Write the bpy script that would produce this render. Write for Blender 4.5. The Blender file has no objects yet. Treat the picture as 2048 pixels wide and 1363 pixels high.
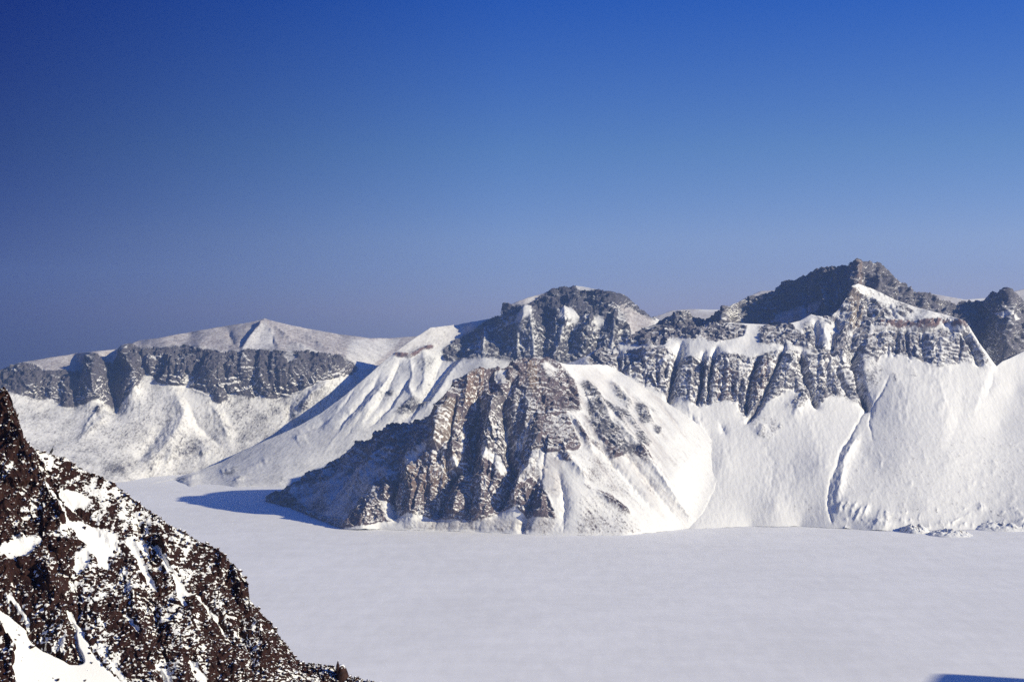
import bpy, math, random
import numpy as np
from mathutils import Vector, Matrix

# ------------------------------------------------------------------ camera, sky, sun, exposure
scene = bpy.context.scene
F = 2844.4            # focal length in photo pixels (50 mm on a 36 mm wide frame, 2048 px)
CX, HY = 1024.0, 620.0  # principal column and the row of the true horizon
CAMZ = 450.0          # the viewpoint on the rim stands 450 m above the frozen lake

cam = bpy.data.cameras.new('camera')
cam.lens = 50.0
cam.sensor_width = 36.0
cam.shift_y = -(681.5 - HY) / 2048.0
cam.clip_start = 1.0
cam.clip_end = 60000.0
camo = bpy.data.objects.new('camera', cam)
camo.location = (0, 0, CAMZ)
camo.rotation_euler = (math.pi / 2, 0, 0)
scene.collection.objects.link(camo)
scene.camera = camo

SUN_EL = math.radians(22.5)
SUN_H = (0.925, -0.38)                      # towards the sun, in plan
_l = math.hypot(*SUN_H)
SUN = Vector((SUN_H[0] / _l * math.cos(SUN_EL), SUN_H[1] / _l * math.cos(SUN_EL), math.sin(SUN_EL)))

world = bpy.data.worlds.new('World')
scene.world = world
world.use_nodes = True
wn, wl = world.node_tree.nodes, world.node_tree.links
wn.clear()
w_out = wn.new('ShaderNodeOutputWorld')
w_bg = wn.new('ShaderNodeBackground')
w_sky = wn.new('ShaderNodeTexSky')
w_sky.sky_type = 'NISHITA'
w_sky.sun_disc = False
w_sky.sun_elevation = SUN_EL
w_sky.sun_rotation = math.atan2(SUN_H[0], SUN_H[1])
w_sky.altitude = 2600
w_sky.air_density = 1.0
w_sky.dust_density = 0.4
w_sky.ozone_density = 3.0
w_bg.inputs['Strength'].default_value = 0.10
# high, dry winter air: deep blue overhead, grey blue at the skyline, paler on the sun's side
w_tc = wn.new('ShaderNodeTexCoord')
w_nrm = wn.new('ShaderNodeVectorMath'); w_nrm.operation = 'NORMALIZE'
wl.new(w_tc.outputs['Generated'], w_nrm.inputs[0])
w_sep = wn.new('ShaderNodeSeparateXYZ')
wl.new(w_nrm.outputs[0], w_sep.inputs[0])
def w_ramp(stops, k):
    r = wn.new('ShaderNodeValToRGB')
    e = r.color_ramp.elements
    e[0].position, e[1].position = stops[0][0], stops[-1][0]
    for p, c in stops[1:-1]:
        e.new(p)
    for el, (p, c) in zip(sorted(e, key=lambda q: q.position), stops):
        el.color = tuple(x / k for x in c) + (1,)
    return r
w_el = w_ramp([(0.0, (.34, .36, .69)), (0.05, (.42, .445, .70)), (0.112, (.32, .43, .68)), (0.213, (.115, .31, .80)), (0.5, (.24, .56, 1.35)), (1.0, (.24, .56, 1.35))], 2.0)
wl.new(w_sep.outputs['Z'], w_el.inputs[0])
w_az = wn.new('ShaderNodeMapRange'); w_az.interpolation_type = 'SMOOTHSTEP'
w_az.inputs['From Min'].default_value = -0.55; w_az.inputs['From Max'].default_value = 0.55
wl.new(w_sep.outputs['X'], w_az.inputs['Value'])
w_sd = w_ramp([(0.0, (.0, .03, .21)), (0.5, (1, 1, 1)), (1.0, (1.6, 1.45, 1.3))], 2.0)
wl.new(w_az.outputs[0], w_sd.inputs[0])
w_m1 = wn.new('ShaderNodeVectorMath'); w_m1.operation = 'MULTIPLY'
wl.new(w_sky.outputs[0], w_m1.inputs[0]); wl.new(w_el.outputs[0], w_m1.inputs[1])
w_m2 = wn.new('ShaderNodeVectorMath'); w_m2.operation = 'MULTIPLY'
wl.new(w_m1.outputs[0], w_m2.inputs[0]); wl.new(w_sd.outputs[0], w_m2.inputs[1])
w_m3 = wn.new('ShaderNodeVectorMath'); w_m3.operation = 'SCALE'
wl.new(w_m2.outputs[0], w_m3.inputs[0]); w_m3.inputs['Scale'].default_value = 4.0
wl.new(w_m3.outputs[0], w_bg.inputs[0])
wl.new(w_bg.outputs[0], w_out.inputs[0])

sun = bpy.data.lights.new('sun', 'SUN')
sun.energy = 5.0
sun.angle = math.radians(0.53)
sun.color = (1.0, 0.915, 0.67)
suno = bpy.data.objects.new('sun', sun)
suno.rotation_euler = SUN.to_track_quat('Z', 'Y').to_euler()
suno.location = (3000, -1000, 3000)
scene.collection.objects.link(suno)

scene.view_settings.view_transform = 'Standard'
scene.view_settings.look = 'None'
scene.view_settings.gamma = 1.0
scene.view_settings.exposure = 0.33
scene.view_settings.use_curve_mapping = False
scene.render.engine = 'CYCLES'
scene.cycles.max_bounces = 6
scene.cycles.diffuse_bounces = 3
scene.cycles.volume_bounces = 0
scene.cycles.use_denoising = False
scene.cycles.sample_clamp_indirect = 2.0

# ------------------------------------------------------------------ numeric helpers
rng = np.random.default_rng(7)
_perm = rng.permutation(512).astype(np.int32)
_perm = np.concatenate([_perm, _perm])
_g = rng.normal(size=(512, 3)).astype(np.float32)
_g /= np.linalg.norm(_g, axis=1)[:, None]

def perlin(x, y, z):
    """gradient noise, about -1..1"""
    x = np.asarray(x, np.float32); y = np.asarray(y, np.float32); z = np.asarray(z, np.float32)
    xi = np.floor(x); yi = np.floor(y); zi = np.floor(z)
    xf, yf, zf = x - xi, y - yi, z - zi
    xi = xi.astype(np.int32) & 511; yi = yi.astype(np.int32) & 511; zi = zi.astype(np.int32) & 511
    u = xf * xf * xf * (xf * (xf * 6 - 15) + 10)
    v = yf * yf * yf * (yf * (yf * 6 - 15) + 10)
    w = zf * zf * zf * (zf * (zf * 6 - 15) + 10)
    out = None
    res = []
    for dx in (0, 1):
        a = _perm[(xi + dx) & 511]
        for dy in (0, 1):
            b = _perm[(a + yi + dy) & 511]
            for dz in (0, 1):
                h = _perm[(b + zi + dz) & 511]
                gg = _g[h]
                res.append(gg[..., 0] * (xf - dx) + gg[..., 1] * (yf - dy) + gg[..., 2] * (zf - dz))
    x0 = res[0] + w * (res[1] - res[0]); x1 = res[2] + w * (res[3] - res[2])
    x2 = res[4] + w * (res[5] - res[4]); x3 = res[6] + w * (res[7] - res[6])
    y0 = x0 + v * (x1 - x0); y1 = x2 + v * (x3 - x2)
    return 1.5 * (y0 + u * (y1 - y0))

def fbm(p, scale, octv=3, gain=0.5, sz=1.0, seed=0.0):
    """p: (...,3) metres; scale: metres of the largest wave; sz stretches the vertical"""
    s = 0; a = 1.0; tot = 0
    k = 1.0 / scale
    for o in range(octv):
        s = s + a * perlin(p[..., 0] * k + seed, p[..., 1] * k + 17.3 + seed, p[..., 2] * k / sz + 5.1)
        tot += a; a *= gain; k *= 2.03
    return s / tot

def ridged(p, scale, octv=3, gain=0.5, sz=1.0, seed=0.0):
    s = 0; a = 1.0; tot = 0
    k = 1.0 / scale
    for o in range(octv):
        n = 1 - 2 * np.abs(perlin(p[..., 0] * k + seed, p[..., 1] * k + 3.7 + seed, p[..., 2] * k / sz + 9.1))
        s = s + a * n; tot += a; a *= gain; k *= 2.03
    return s / tot

_jit = rng.random((512, 3)).astype(np.float32)
_dir = rng.normal(size=(512, 3)).astype(np.float32)
_dir /= np.linalg.norm(_dir, axis=1)[:, None]
def facets(p, scale, sz=1.5, seed=0):
    """angular broken blocks: each cell is its own tilted plane"""
    q = np.stack([p[..., 0] / scale, p[..., 1] / scale, p[..., 2] / (scale * sz)], -1).astype(np.float32)
    b = np.floor(q - 0.5).astype(np.int32)
    best = np.full(q.shape[:-1], 1e9, np.float32); hid = np.zeros(q.shape[:-1], np.int32)
    hgt = np.zeros(q.shape[:-1], np.float32)
    for dx in (0, 1):
        a = _perm[(b[..., 0] + dx + seed) & 511]
        for dy in (0, 1):
            c = _perm[(a + b[..., 1] + dy) & 511]
            for dz in (0, 1):
                h = _perm[(c + b[..., 2] + dz) & 511]
                r = q - (b + np.array((dx, dy, dz))) - _jit[h]
                d = (r * r).sum(-1)
                m = d < best
                best = np.where(m, d, best)
                hgt = np.where(m, (r * _dir[h]).sum(-1) * 0.9 + (_jit[h, 0] - 0.5), hgt)
    return hgt

def rbf(ctrl, u, v):
    """smooth surface through scattered (u, v, depth) marks"""
    c = np.array(ctrl, float)
    q = c[:, :2] / 100.0
    n = len(q)
    d = np.sqrt(((q[:, None] - q[None]) ** 2).sum(-1))
    A = np.zeros((n + 3, n + 3))
    A[:n, :n] = d + 1e-6 * np.eye(n)
    A[:n, n] = 1; A[:n, n + 1:] = q
    A[n, :n] = 1; A[n + 1:, :n] = q.T
    b = np.zeros(n + 3); b[:n] = c[:, 2]
    w = np.linalg.solve(A, b)
    U = (u / 100.0).ravel(); V = (v / 100.0).ravel()
    out = np.empty(U.shape)
    for i in range(0, len(U), 20000):
        dd = np.sqrt((U[i:i + 20000, None] - q[:, 0]) ** 2 + (V[i:i + 20000, None] - q[:, 1]) ** 2)
        out[i:i + 20000] = dd @ w[:n] + w[n] + w[n + 1] * U[i:i + 20000] + w[n + 2] * V[i:i + 20000]
    return out.reshape(u.shape)

def line(pts, u):
    p = np.array(pts, float)
    return np.interp(u, p[:, 0], p[:, 1])

def densify(pts, step=45):
    out = []
    for a, b in zip(pts[:-1], pts[1:]):
        n = max(1, int(abs(b[0] - a[0]) // step))
        for k in range(n):
            t = k / n
            out.append(tuple(a[i] + (b[i] - a[i]) * t for i in range(3)))
    out.append(tuple(pts[-1]))
    return out

def shoreY(v):
    return CAMZ * F / (v - HY)

def shore(pts, step=45):
    """shoreline marks (u, v): the depth follows from the lake standing at z = 0"""
    out = []
    for a, b in zip(pts[:-1], pts[1:]):
        n = max(1, int(abs(b[0] - a[0]) // step))
        for k in range(n):
            t = k / n
            u, v = a[0] + (b[0] - a[0]) * t, a[1] + (b[1] - a[1]) * t
            out.append((u, v, shoreY(v)))
    out.append((pts[-1][0], pts[-1][1], shoreY(pts[-1][1])))
    return out

def inpoly(u, v, poly):
    p = np.array(poly, float)
    ins = np.zeros(u.shape, bool)
    j = len(p) - 1
    for i in range(len(p)):
        xi, yi = p[i]; xj, yj = p[j]
        if yi != yj:
            c = ((yi > v) != (yj > v)) & (u < (xj - xi) * (v - yi) / (yj - yi) + xi)
            ins ^= c
        j = i
    return ins

def pdist(u, v, pts, maxd):
    """distance to a polyline, and the fraction along it"""
    p = np.array(pts, float)
    d = np.full(u.shape, 1e6); t = np.zeros(u.shape)
    n = len(p) - 1
    for i in range(n):
        ax, ay = p[i]; bx, by = p[i + 1]
        L2 = (bx - ax) ** 2 + (by - ay) ** 2
        s = np.clip(((u - ax) * (bx - ax) + (v - ay) * (by - ay)) / L2, 0, 1)
        dd = np.hypot(u - ax - s * (bx - ax), v - ay - s * (by - ay))
        m = dd < d
        d[m] = dd[m]; t[m] = ((i + s) / n)[m]
    return d, t

def smooth(a, n):
    for _ in range(n):
        a = a.copy()
        a[1:-1] = (a[:-2] + 2 * a[1:-1] + a[2:]) / 4
        a[:, 1:-1] = (a[:, :-2] + 2 * a[:, 1:-1] + a[:, 2:]) / 4
    return a

def normals(P):
    du = np.empty_like(P); dv = np.empty_like(P)
    du[:, 1:-1] = P[:, 2:] - P[:, :-2]; du[:, 0] = P[:, 1] - P[:, 0]; du[:, -1] = P[:, -1] - P[:, -2]
    dv[1:-1] = P[2:] - P[:-2]; dv[0] = P[1] - P[0]; dv[-1] = P[-1] - P[-2]
    n = np.cross(du, dv)
    n /= np.linalg.norm(n, axis=-1)[..., None] + 1e-9
    return n

def sstep(a, b, x):
    t = np.clip((x - a) / (b - a), 0, 1)
    return t * t * (3 - 2 * t)

# ------------------------------------------------------------------ materials
def new_mat(name):
    m = bpy.data.materials.new(name)
    m.use_nodes = True
    nt = m.node_tree
    return m, nt.nodes, nt.links, nt.nodes['Principled BSDF']

def terrain_material(name, snow=(0.785, 0.778, 0.74), fine=0.9, bump=0.25, bscale=1.2, bdist=0.3, soft=0.22, mix=0.5):
    """snow and bare rock mixed by the surface's own cover, broken up by fine grain"""
    m, n, l, b = new_mat(name)
    tc = n.new('ShaderNodeNewGeometry')
    cov = n.new('ShaderNodeAttribute'); cov.attribute_name = 'rock'
    col = n.new('ShaderNodeAttribute'); col.attribute_name = 'rock_color'
    dus = n.new('ShaderNodeAttribute'); dus.attribute_name = 'dust'
    nz = n.new('ShaderNodeTexNoise'); nz.inputs['Scale'].default_value = fine
    nz.inputs['Detail'].default_value = 3
    l.new(tc.outputs['Position'], nz.inputs['Vector'])
    a = n.new('ShaderNodeMath'); a.operation = 'MULTIPLY_ADD'
    l.new(nz.outputs['Fac'], a.inputs[0]); a.inputs[1].default_value = mix; a.inputs[2].default_value = -mix / 2
    s = n.new('ShaderNodeMath'); s.operation = 'ADD'
    l.new(a.outputs[0], s.inputs[0]); l.new(cov.outputs['Fac'], s.inputs[1])
    r = n.new('ShaderNodeMapRange'); r.interpolation_type = 'SMOOTHSTEP'
    r.inputs['From Min'].default_value = 0.5 - soft; r.inputs['From Max'].default_value = 0.5 + soft
    l.new(s.outputs[0], r.inputs['Value'])
    # rock tone varies
    nz2 = n.new('ShaderNodeTexNoise'); nz2.inputs['Scale'].default_value = fine * 0.35
    nz2.inputs['Detail'].default_value = 5
    l.new(tc.outputs['Position'], nz2.inputs['Vector'])
    hv = n.new('ShaderNodeMapRange')
    hv.inputs['From Min'].default_value = 0.3; hv.inputs['From Max'].default_value = 0.7
    hv.inputs['To Min'].default_value = 0.6; hv.inputs['To Max'].default_value = 1.4
    l.new(nz2.outputs['Fac'], hv.inputs['Value'])
    rc = n.new('ShaderNodeVectorMath'); rc.operation = 'SCALE'
    l.new(col.outputs['Color'], rc.inputs[0]); l.new(hv.outputs[0], rc.inputs['Scale'])
    # thin snow over grass and scree
    sm = n.new('ShaderNodeMix'); sm.data_type = 'RGBA'
    sm.inputs['A'].default_value = (*snow, 1); sm.inputs['B'].default_value = (0.36, 0.31, 0.29, 1)
    l.new(dus.outputs['Fac'], sm.inputs['Factor'])
    mx = n.new('ShaderNodeMix'); mx.data_type = 'RGBA'
    l.new(r.outputs[0], mx.inputs['Factor'])
    l.new(sm.outputs['Result'], mx.inputs['A']); l.new(rc.outputs[0], mx.inputs['B'])
    l.new(mx.outputs['Result'], b.inputs['Base Color'])
    b.inputs['Roughness'].default_value = 0.85
    b.inputs['Specular IOR Level'].default_value = 0.15
    bn = n.new('ShaderNodeTexNoise'); bn.inputs['Scale'].default_value = bscale; bn.inputs['Detail'].default_value = 4
    l.new(tc.outputs['Position'], bn.inputs['Vector'])
    bp = n.new('ShaderNodeBump'); bp.inputs['Strength'].default_value = bump; bp.inputs['Distance'].default_value = bdist
    l.new(bn.outputs['Fac'], bp.inputs['Height']); l.new(bp.outputs[0], b.inputs['Normal'])
    return m

MAT_FAR = terrain_material('snow_and_cliff_rock', fine=0.5, bump=0.3, bscale=0.25, bdist=1.0, soft=0.36, mix=0.6)
MAT_NEAR = terrain_material('snow_and_brown_rubble', fine=7.0, bump=0.35, bscale=6.0, bdist=0.05, soft=0.07, mix=0.6)

def lake_material():
    m, n, l, b = new_mat('wind_packed_snow_on_ice')
    g = n.new('ShaderNodeNewGeometry')
    mp = n.new('ShaderNodeMapping'); mp.inputs['Scale'].default_value = (1.0, 0.35, 1.0)
    mp.inputs['Rotation'].default_value = (0, 0, math.radians(8))
    l.new(g.outputs['Position'], mp.inputs['Vector'])
    a = n.new('ShaderNodeTexNoise'); a.inputs['Scale'].default_value = 0.05; a.inputs['Detail'].default_value = 6
    c = n.new('ShaderNodeTexNoise'); c.inputs['Scale'].default_value = 0.004; c.inputs['Detail'].default_value = 4
    l.new(mp.outputs[0], a.inputs['Vector']); l.new(g.outputs['Position'], c.inputs['Vector'])
    mp2 = n.new('ShaderNodeMapping'); mp2.inputs['Scale'].default_value = (0.25, 1.0, 1.0); mp2.inputs['Rotation'].default_value = (0, 0, math.radians(-14))
    l.new(g.outputs['Position'], mp2.inputs['Vector'])
    dr = n.new('ShaderNodeTexNoise'); dr.inputs['Scale'].default_value = 0.03; dr.inputs['Detail'].default_value = 5; dr.inputs['Roughness'].default_value = 0.65
    l.new(mp2.outputs[0], dr.inputs['Vector'])
    ad0 = n.new('ShaderNodeMath'); ad0.operation = 'MULTIPLY_ADD'
    l.new(dr.outputs['Fac'], ad0.inputs[0]); ad0.inputs[1].default_value = 0.9; ad0.inputs[2].default_value = -0.45
    ad1 = n.new('ShaderNodeMath'); ad1.operation = 'ADD'
    l.new(ad0.outputs[0], ad1.inputs[0]); l.new(a.outputs['Fac'], ad1.inputs[1])
    ad = n.new('ShaderNodeMath'); ad.operation = 'ADD'
    l.new(ad1.outputs[0], ad.inputs[0]); l.new(c.outputs['Fac'], ad.inputs[1])
    r = n.new('ShaderNodeMapRange'); r.inputs['From Min'].default_value = 0.7; r.inputs['From Max'].default_value = 1.3
    l.new(ad.outputs[0], r.inputs['Value'])
    mx = n.new('ShaderNodeMix'); mx.data_type = 'RGBA'
    mx.inputs['A'].default_value = (0.80, 0.79, 0.765, 1); mx.inputs['B'].default_value = (0.90, 0.89, 0.865, 1)
    l.new(r.outputs[0], mx.inputs['Factor']); l.new(mx.outputs['Result'], b.inputs['Base Color'])
    b.inputs['Roughness'].default_value = 0.75; b.inputs['Specular IOR Level'].default_value = 0.2
    bp = n.new('ShaderNodeBump'); bp.inputs['Strength'].default_value = 0.25; bp.inputs['Distance'].default_value = 0.8
    l.new(ad1.outputs[0], bp.inputs['Height']); l.new(bp.outputs[0], b.inputs['Normal'])
    return m

# ------------------------------------------------------------------ scene objects
def link(o, parent=None):
    scene.collection.objects.link(o)
    if parent is not None:
        o.parent = parent
        o.matrix_parent_inverse = Matrix.Translation(-parent.location)
    return o

def tag(o, label=None, cat=None, group=None, kind=None):
    if label: o['label'] = label
    if cat: o['category'] = cat
    if group: o['group'] = group
    if kind: o['kind'] = kind
    return o

def empty(name, loc=(0, 0, 0)):
    o = bpy.data.objects.new(name, None)
    o.location = loc
    return link(o)

def grid_faces(nr, nc):
    i = np.arange(nr * nc).reshape(nr, nc)
    return np.stack([i[:-1, :-1], i[:-1, 1:], i[1:, 1:], i[1:, :-1]], -1).reshape(-1, 4)

def mesh_from(name, verts, faces, mat, attrs=None, smooth_sh=False):
    me = bpy.data.meshes.new(name)
    nv, nf = len(verts), len(faces)
    me.vertices.add(nv); me.vertices.foreach_set('co', verts.astype(np.float32).ravel())
    k = faces.shape[1]
    me.loops.add(nf * k); me.loops.foreach_set('vertex_index', faces.astype(np.int32).ravel())
    me.polygons.add(nf)
    me.polygons.foreach_set('loop_start', np.arange(0, nf * k, k, dtype=np.int32))
    me.polygons.foreach_set('loop_total', np.full(nf, k, np.int32))
    if smooth_sh:
        me.polygons.foreach_set('use_smooth', np.ones(nf, bool))
    me.materials.append(mat)
    for an, (ty, dat) in (attrs or {}).items():
        at = me.attributes.new(an, ty, 'POINT')
        at.data.foreach_set('color' if ty == 'FLOAT_COLOR' else 'value', dat.astype(np.float32).ravel())
    me.update(calc_edges=True)
    return me

def sub_mesh(name, V, faces, sel, mat, attrs, parent, smooth_sh=False):
    f = faces[sel]
    if len(f) == 0:
        return None
    used, inv = np.unique(f.ravel(), return_inverse=True)
    at = {k: (t, d[used]) for k, (t, d) in attrs.items()}
    me = mesh_from(name, V[used], inv.reshape(-1, 4), mat, at, smooth_sh)
    return link(bpy.data.objects.new(name, me), parent)

def unproject(u, v, Y):
    return np.stack([(u - CX) / F * Y, Y, CAMZ - (v - HY) / F * Y], -1)

class Sheet:
    """one rock-and-snow massif: a surface from its foot line up to its crest, closed behind the crest.
    Marks give each point's bearing, height and DISTANCE, so the result is terrain in metres."""
    def __init__(s, u0, u1, foot, crest, ctrl, du=1.5, rows=220, back=((25, -6), (80, -50), (260, -230)), warp=4.0, crest_noise=0.0, foot_noise=0.9):
        us = np.arange(u0, u1 + du, du)
        vb, vt = line(foot, us), line(crest, us)
        if crest_noise:
            vt = vt + crest_noise * 0.9 * perlin(us / 31.0, us * 0 + 4.5, us * 0) + crest_noise * 0.7 * perlin(us / 9.0, us * 0 + 0.5, us * 0) + crest_noise * 0.6 * perlin(us / 3.6, us * 0 + 7.5, us * 0)
        if foot_noise:
            vb = vb + foot_noise * perlin(us / 14.0, us * 0 + 3.5, us * 0) + foot_noise * 0.5 * perlin(us / 5.0, us * 0 + 9.5, us * 0)
        t = np.linspace(0, 1, rows)[:, None]
        s.U = np.broadcast_to(us, (rows, len(us))).copy()
        ker = np.exp(-(np.arange(-60, 61) * du / 38.0) ** 2); ker /= ker.sum()
        sm_ = lambda a: np.convolve(np.pad(a, 60, mode='edge'), ker, mode='valid')
        vts = np.minimum(sm_(vt), vb - 1.0)
        s.V = vb + (vts - vb) * t + (vt - vts) * t ** 5
        # depth on a regular lattice, then sampled at each point
        k = 4.0
        lu = np.arange(us[0] - 2 * k, us[-1] + 3 * k, k); lv = np.arange(s.V.min() - 2 * k, s.V.max() + 3 * k, k)
        LU, LV = np.meshgrid(lu, lv)
        Yl = smooth(rbf(ctrl, LU, LV), 1)
        fi = (s.V - lv[0]) / k; fj = (s.U - lu[0]) / k
        i0 = np.clip(np.rint(fi).astype(int), 1, len(lv) - 2); j0 = np.clip(np.rint(fj).astype(int), 1, len(lu) - 2)
        a, b = fi - i0, fj - j0
        wa = (0.5 * (0.5 - a) ** 2, 0.75 - a * a, 0.5 * (0.5 + a) ** 2); wb = (0.5 * (0.5 - b) ** 2, 0.75 - b * b, 0.5 * (0.5 + b) ** 2)
        s.Y = sum(Yl[i0 + p - 1, j0 + q - 1] * wa[p] * wb[q] for p in range(3) for q in range(3))
        s.P = unproject(s.U, s.V, s.Y)
        s.du, s.rows, s.back = du, rows, back
        wn_ = np.stack([s.U / 22.0, s.V / 22.0, s.U * 0], -1)
        s.Uw = s.U + warp * fbm(wn_, 1.0, 3, 0.6, seed=3.3)
        s.Vw = s.V + warp * fbm(wn_, 1.0, 3, 0.6, seed=31.7)
        s.dens = np.zeros(s.U.shape)
        s.dust = np.zeros(s.U.shape)
        s.col = np.ones(s.U.shape + (3,)) * 0.1
        s.disp = np.zeros(s.U.shape)
        s.speck = np.zeros(s.U.shape)
        s.fm = np.ones(s.U.shape)
        w2 = np.stack([s.U / 7.0, s.V / 11.0, s.U * 0 + 2.2], -1)
        s.Uc = s.U + 0.55 * (s.Uw - s.U) + 3.2 * fbm(w2, 1.0, 2, 0.6, seed=8.3)
        s.Vc = s.V + 0.55 * (s.Vw - s.V)
        s.cmod = 1.0 * fbm(w2 * 0.6, 1.0, 2, 0.6, seed=41.3)
    def _win(s, pts, m):
        p = np.array(pts, float)
        lo, hi = p.min(0) - m, p.max(0) + m
        return (s.U > lo[0]) & (s.U < hi[0]) & (s.V > lo[1]) & (s.V < hi[1])
    def carve(s, amp, w, pts, taper=0.25):
        m = s._win(pts, 3 * w)
        if not m.any(): return
        d, t = pdist(s.Uc[m], s.Vc[m], pts, 3 * w)
        e = np.clip(np.minimum(t, 1 - t) / taper, 0, 1) if taper else 1
        s.disp[m] += amp * np.exp(-(np.sqrt(d * d + 1.5) / w) ** 1.15) * (0.35 + 0.65 * e) * (1 + min(0.8, 3.5 / abs(amp + 1e-6)) * s.cmod[m])
    def cracks(s, n, u0, u1, top, base, amp=6.0, seed=0, lean=0.0):
        """scatter of narrow clefts down a cliff between two lines"""
        r = np.random.default_rng(seed)
        for k in range(n):
            u = u0 + (u1 - u0) * r.random()
            a, b = line(top, np.array([u]))[0], line(base, np.array([u]))[0]
            t0 = r.random() * 0.6; t1 = t0 + 0.25 + 0.6 * r.random()
            va, vb = a + (b - a) * t0, a + (b - a) * min(t1, 1.0)
            du_ = (r.random() - 0.5) * 12 + lean * (vb - va)
            s.carve(-amp * (0.2 + 1.6 * r.random() ** 2.5), 1.1 + 3.2 * r.random() ** 3, [(u, va), (u + du_ * 0.4 + (r.random() - 0.5) * 5, (va + vb) / 2), (u + du_, vb)])
    def ledges(s, n, u0, u1, top, base, seed=0, val=0.12):
        """short snow-holding steps across a cliff, each a little bench in the rock"""
        r = np.random.default_rng(seed)
        for k in range(n):
            u = u0 + (u1 - u0) * r.random(); ln = 5 + 38 * r.random() ** 2
            a, b = line(top, np.array([u]))[0], line(base, np.array([u]))[0]
            v = a + (b - a) * (0.04 + 0.9 * r.random()); tl = (r.random() - 0.5) * 0.5
            p = [(u, v), (u + ln * 0.5, v + ln * 0.5 * tl + (r.random() - 0.5) * 3), (u + ln, v + ln * tl)]
            s.carve(3.0, 2.2, [(q[0], q[1] + 2.0) for q in p]); s.carve(-3.5, 2.4, [(q[0], q[1] - 2.0) for q in p])
            s.stroke('dens', val, 1.0 + 1.4 * r.random(), p)
    def field(s, name, val, poly, soft=0):
        m = s._win(poly, 12)
        if not m.any(): return
        ins = inpoly(s.Uw[m], s.Vw[m], poly)
        a = getattr(s, name)
        sub = a[m]; sub[ins] = val; a[m] = sub
    def stroke(s, name, val, w, pts):
        m = s._win(pts, 2 * w + 8)
        if not m.any(): return
        d, t = pdist(s.Uw[m], s.Vw[m], pts, w)
        a = getattr(s, name)
        k = np.exp(-(d / w) ** 2)
        a[m] = a[m] * (1 - k) + val * k if a.ndim == 2 else a[m] * (1 - k[:, None]) + np.array(val) * k[:, None]
    def finish(s, rock_amp=1.0, snow_amp=1.0, unit=1.0, thr=0.55, grain=0.7, ledge=1.6, big=1.0, shear=0.0, soft=30, gain=0.95, streak=1.0, gsc=4.4, goct=3, ggain=0.7, wide=0.55, cz=1.25, gst=0.6, facet=1.0, fsc=1.0, dmask=False, hard=0.45):
        P = s.P
        N = normals(smooth(P, 6))
        if N[s.rows // 2, N.shape[1] // 2, 1] > 0: N = -N
        s.dens = hard * smooth(s.dens, 2) + (1 - hard) * smooth(s.dens, soft)
        ds = smooth(s.dens, 3)
        s.dust = smooth(s.dust, 8)
        sp = smooth(s.speck, 10)
        if dmask:
            s.disp = s.disp * sstep(-0.15, 0.35, smooth(s.dens, 12))
        fade = np.clip((s.V - s.V[-1:]) / 12.0, 0.15, 1)
        Q = P + N * (s.disp * cz * fade)[..., None]
        rk = np.clip(ds * 1.25, 0, 1)
        big_ = big * rock_amp * 5.0 * ridged(Q / unit, 95, 2, 0.5, sz=2.6, seed=1.1)
        mid_ = rock_amp * 3.5 * ridged(Q / unit, 36, 3, 0.6, sz=1.8, seed=2.1)
        wq = Q / unit + 3.0 * np.stack([fbm(Q / unit, 12, 2, 0.6, seed=61.0), fbm(Q / unit, 12, 2, 0.6, seed=71.0), Q[..., 0] * 0], -1)
        fin_ = rock_amp * (1.6 * fbm(Q / unit, 9, 3, 0.65, sz=1.2, seed=4.1) + facet * smooth(s.fm, 10) * sstep(0.34, 0.72, ds) * (9.0 * facets(wq, 74 * fsc, 1.2, 31) + 9.0 * facets(wq, 30 * fsc, 1.6, 3) + 5.0 * facets(wq, 12 * fsc, 1.5, 77)))
        # fall-line streaks: long down the slope, narrow across it
        K = Q / unit
        K = np.stack([K[..., 0] + shear * K[..., 2], K[..., 1] * 0.4, K[..., 2] / 9.0], -1)
        K[..., 2] *= 0.55
        stk = fbm(K, 7.5, 3, 0.7, seed=21.0)
        sn_ = snow_amp * (1.8 * fbm(Q / unit, 90, 2, 0.5, seed=6.1) + 0.22 * fbm(Q / unit, 15, 3, 0.6, seed=7.7) + 0.45 * streak * stk)
        h = rk * (big_ + mid_ + fin_) + (1 - 0.7 * rk) * sn_
        edge = np.minimum(1, np.minimum(np.arange(s.rows), np.arange(s.rows)[::-1] * 1.0 + 6)[:, None] / 8.0)
        Q = Q + N * (h * edge * unit)[..., None]
        n2 = normals(Q)
        if n2[s.rows // 2, n2.shape[1] // 2, 1] > 0: n2 = -n2
        nz = n2[..., 2]
        nzs = smooth(nz, 14)
        g = 0.62 * fbm(Q / unit, gsc, goct, ggain, sz=1.0, seed=11.0) + gst * fbm(np.stack([Q[..., 0], Q[..., 1] * 0.64, Q[..., 2] * 0.28], -1) / unit, gsc * 0.9, 2, 0.7, seed=51.0)
        g2 = fbm(Q / unit, 48, 3, 0.55, sz=1.4, seed=15.0)
        r = s.dens + grain * g * (0.15 + 0.85 * np.clip(ds * 1.3, 0, 1)) + 1.9 * sp * np.clip(0.35 + 2.2 * stk, 0, 1.6) * g + (wide * g2 + 0.4 * streak * stk * (1 - sstep(0.3, 0.6, ds))) * (0.2 + ds) - ledge * (nz - nzs) * (0.3 + ds)
        s.rock = np.clip(0.5 + (r - thr) * gain, 0, 1)
        s.dust = np.clip(s.dust * (1 + 0.9 * stk + 0.5 * g), 0, 1)
        s.Q, s.ds = Q, ds
        return s
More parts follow.
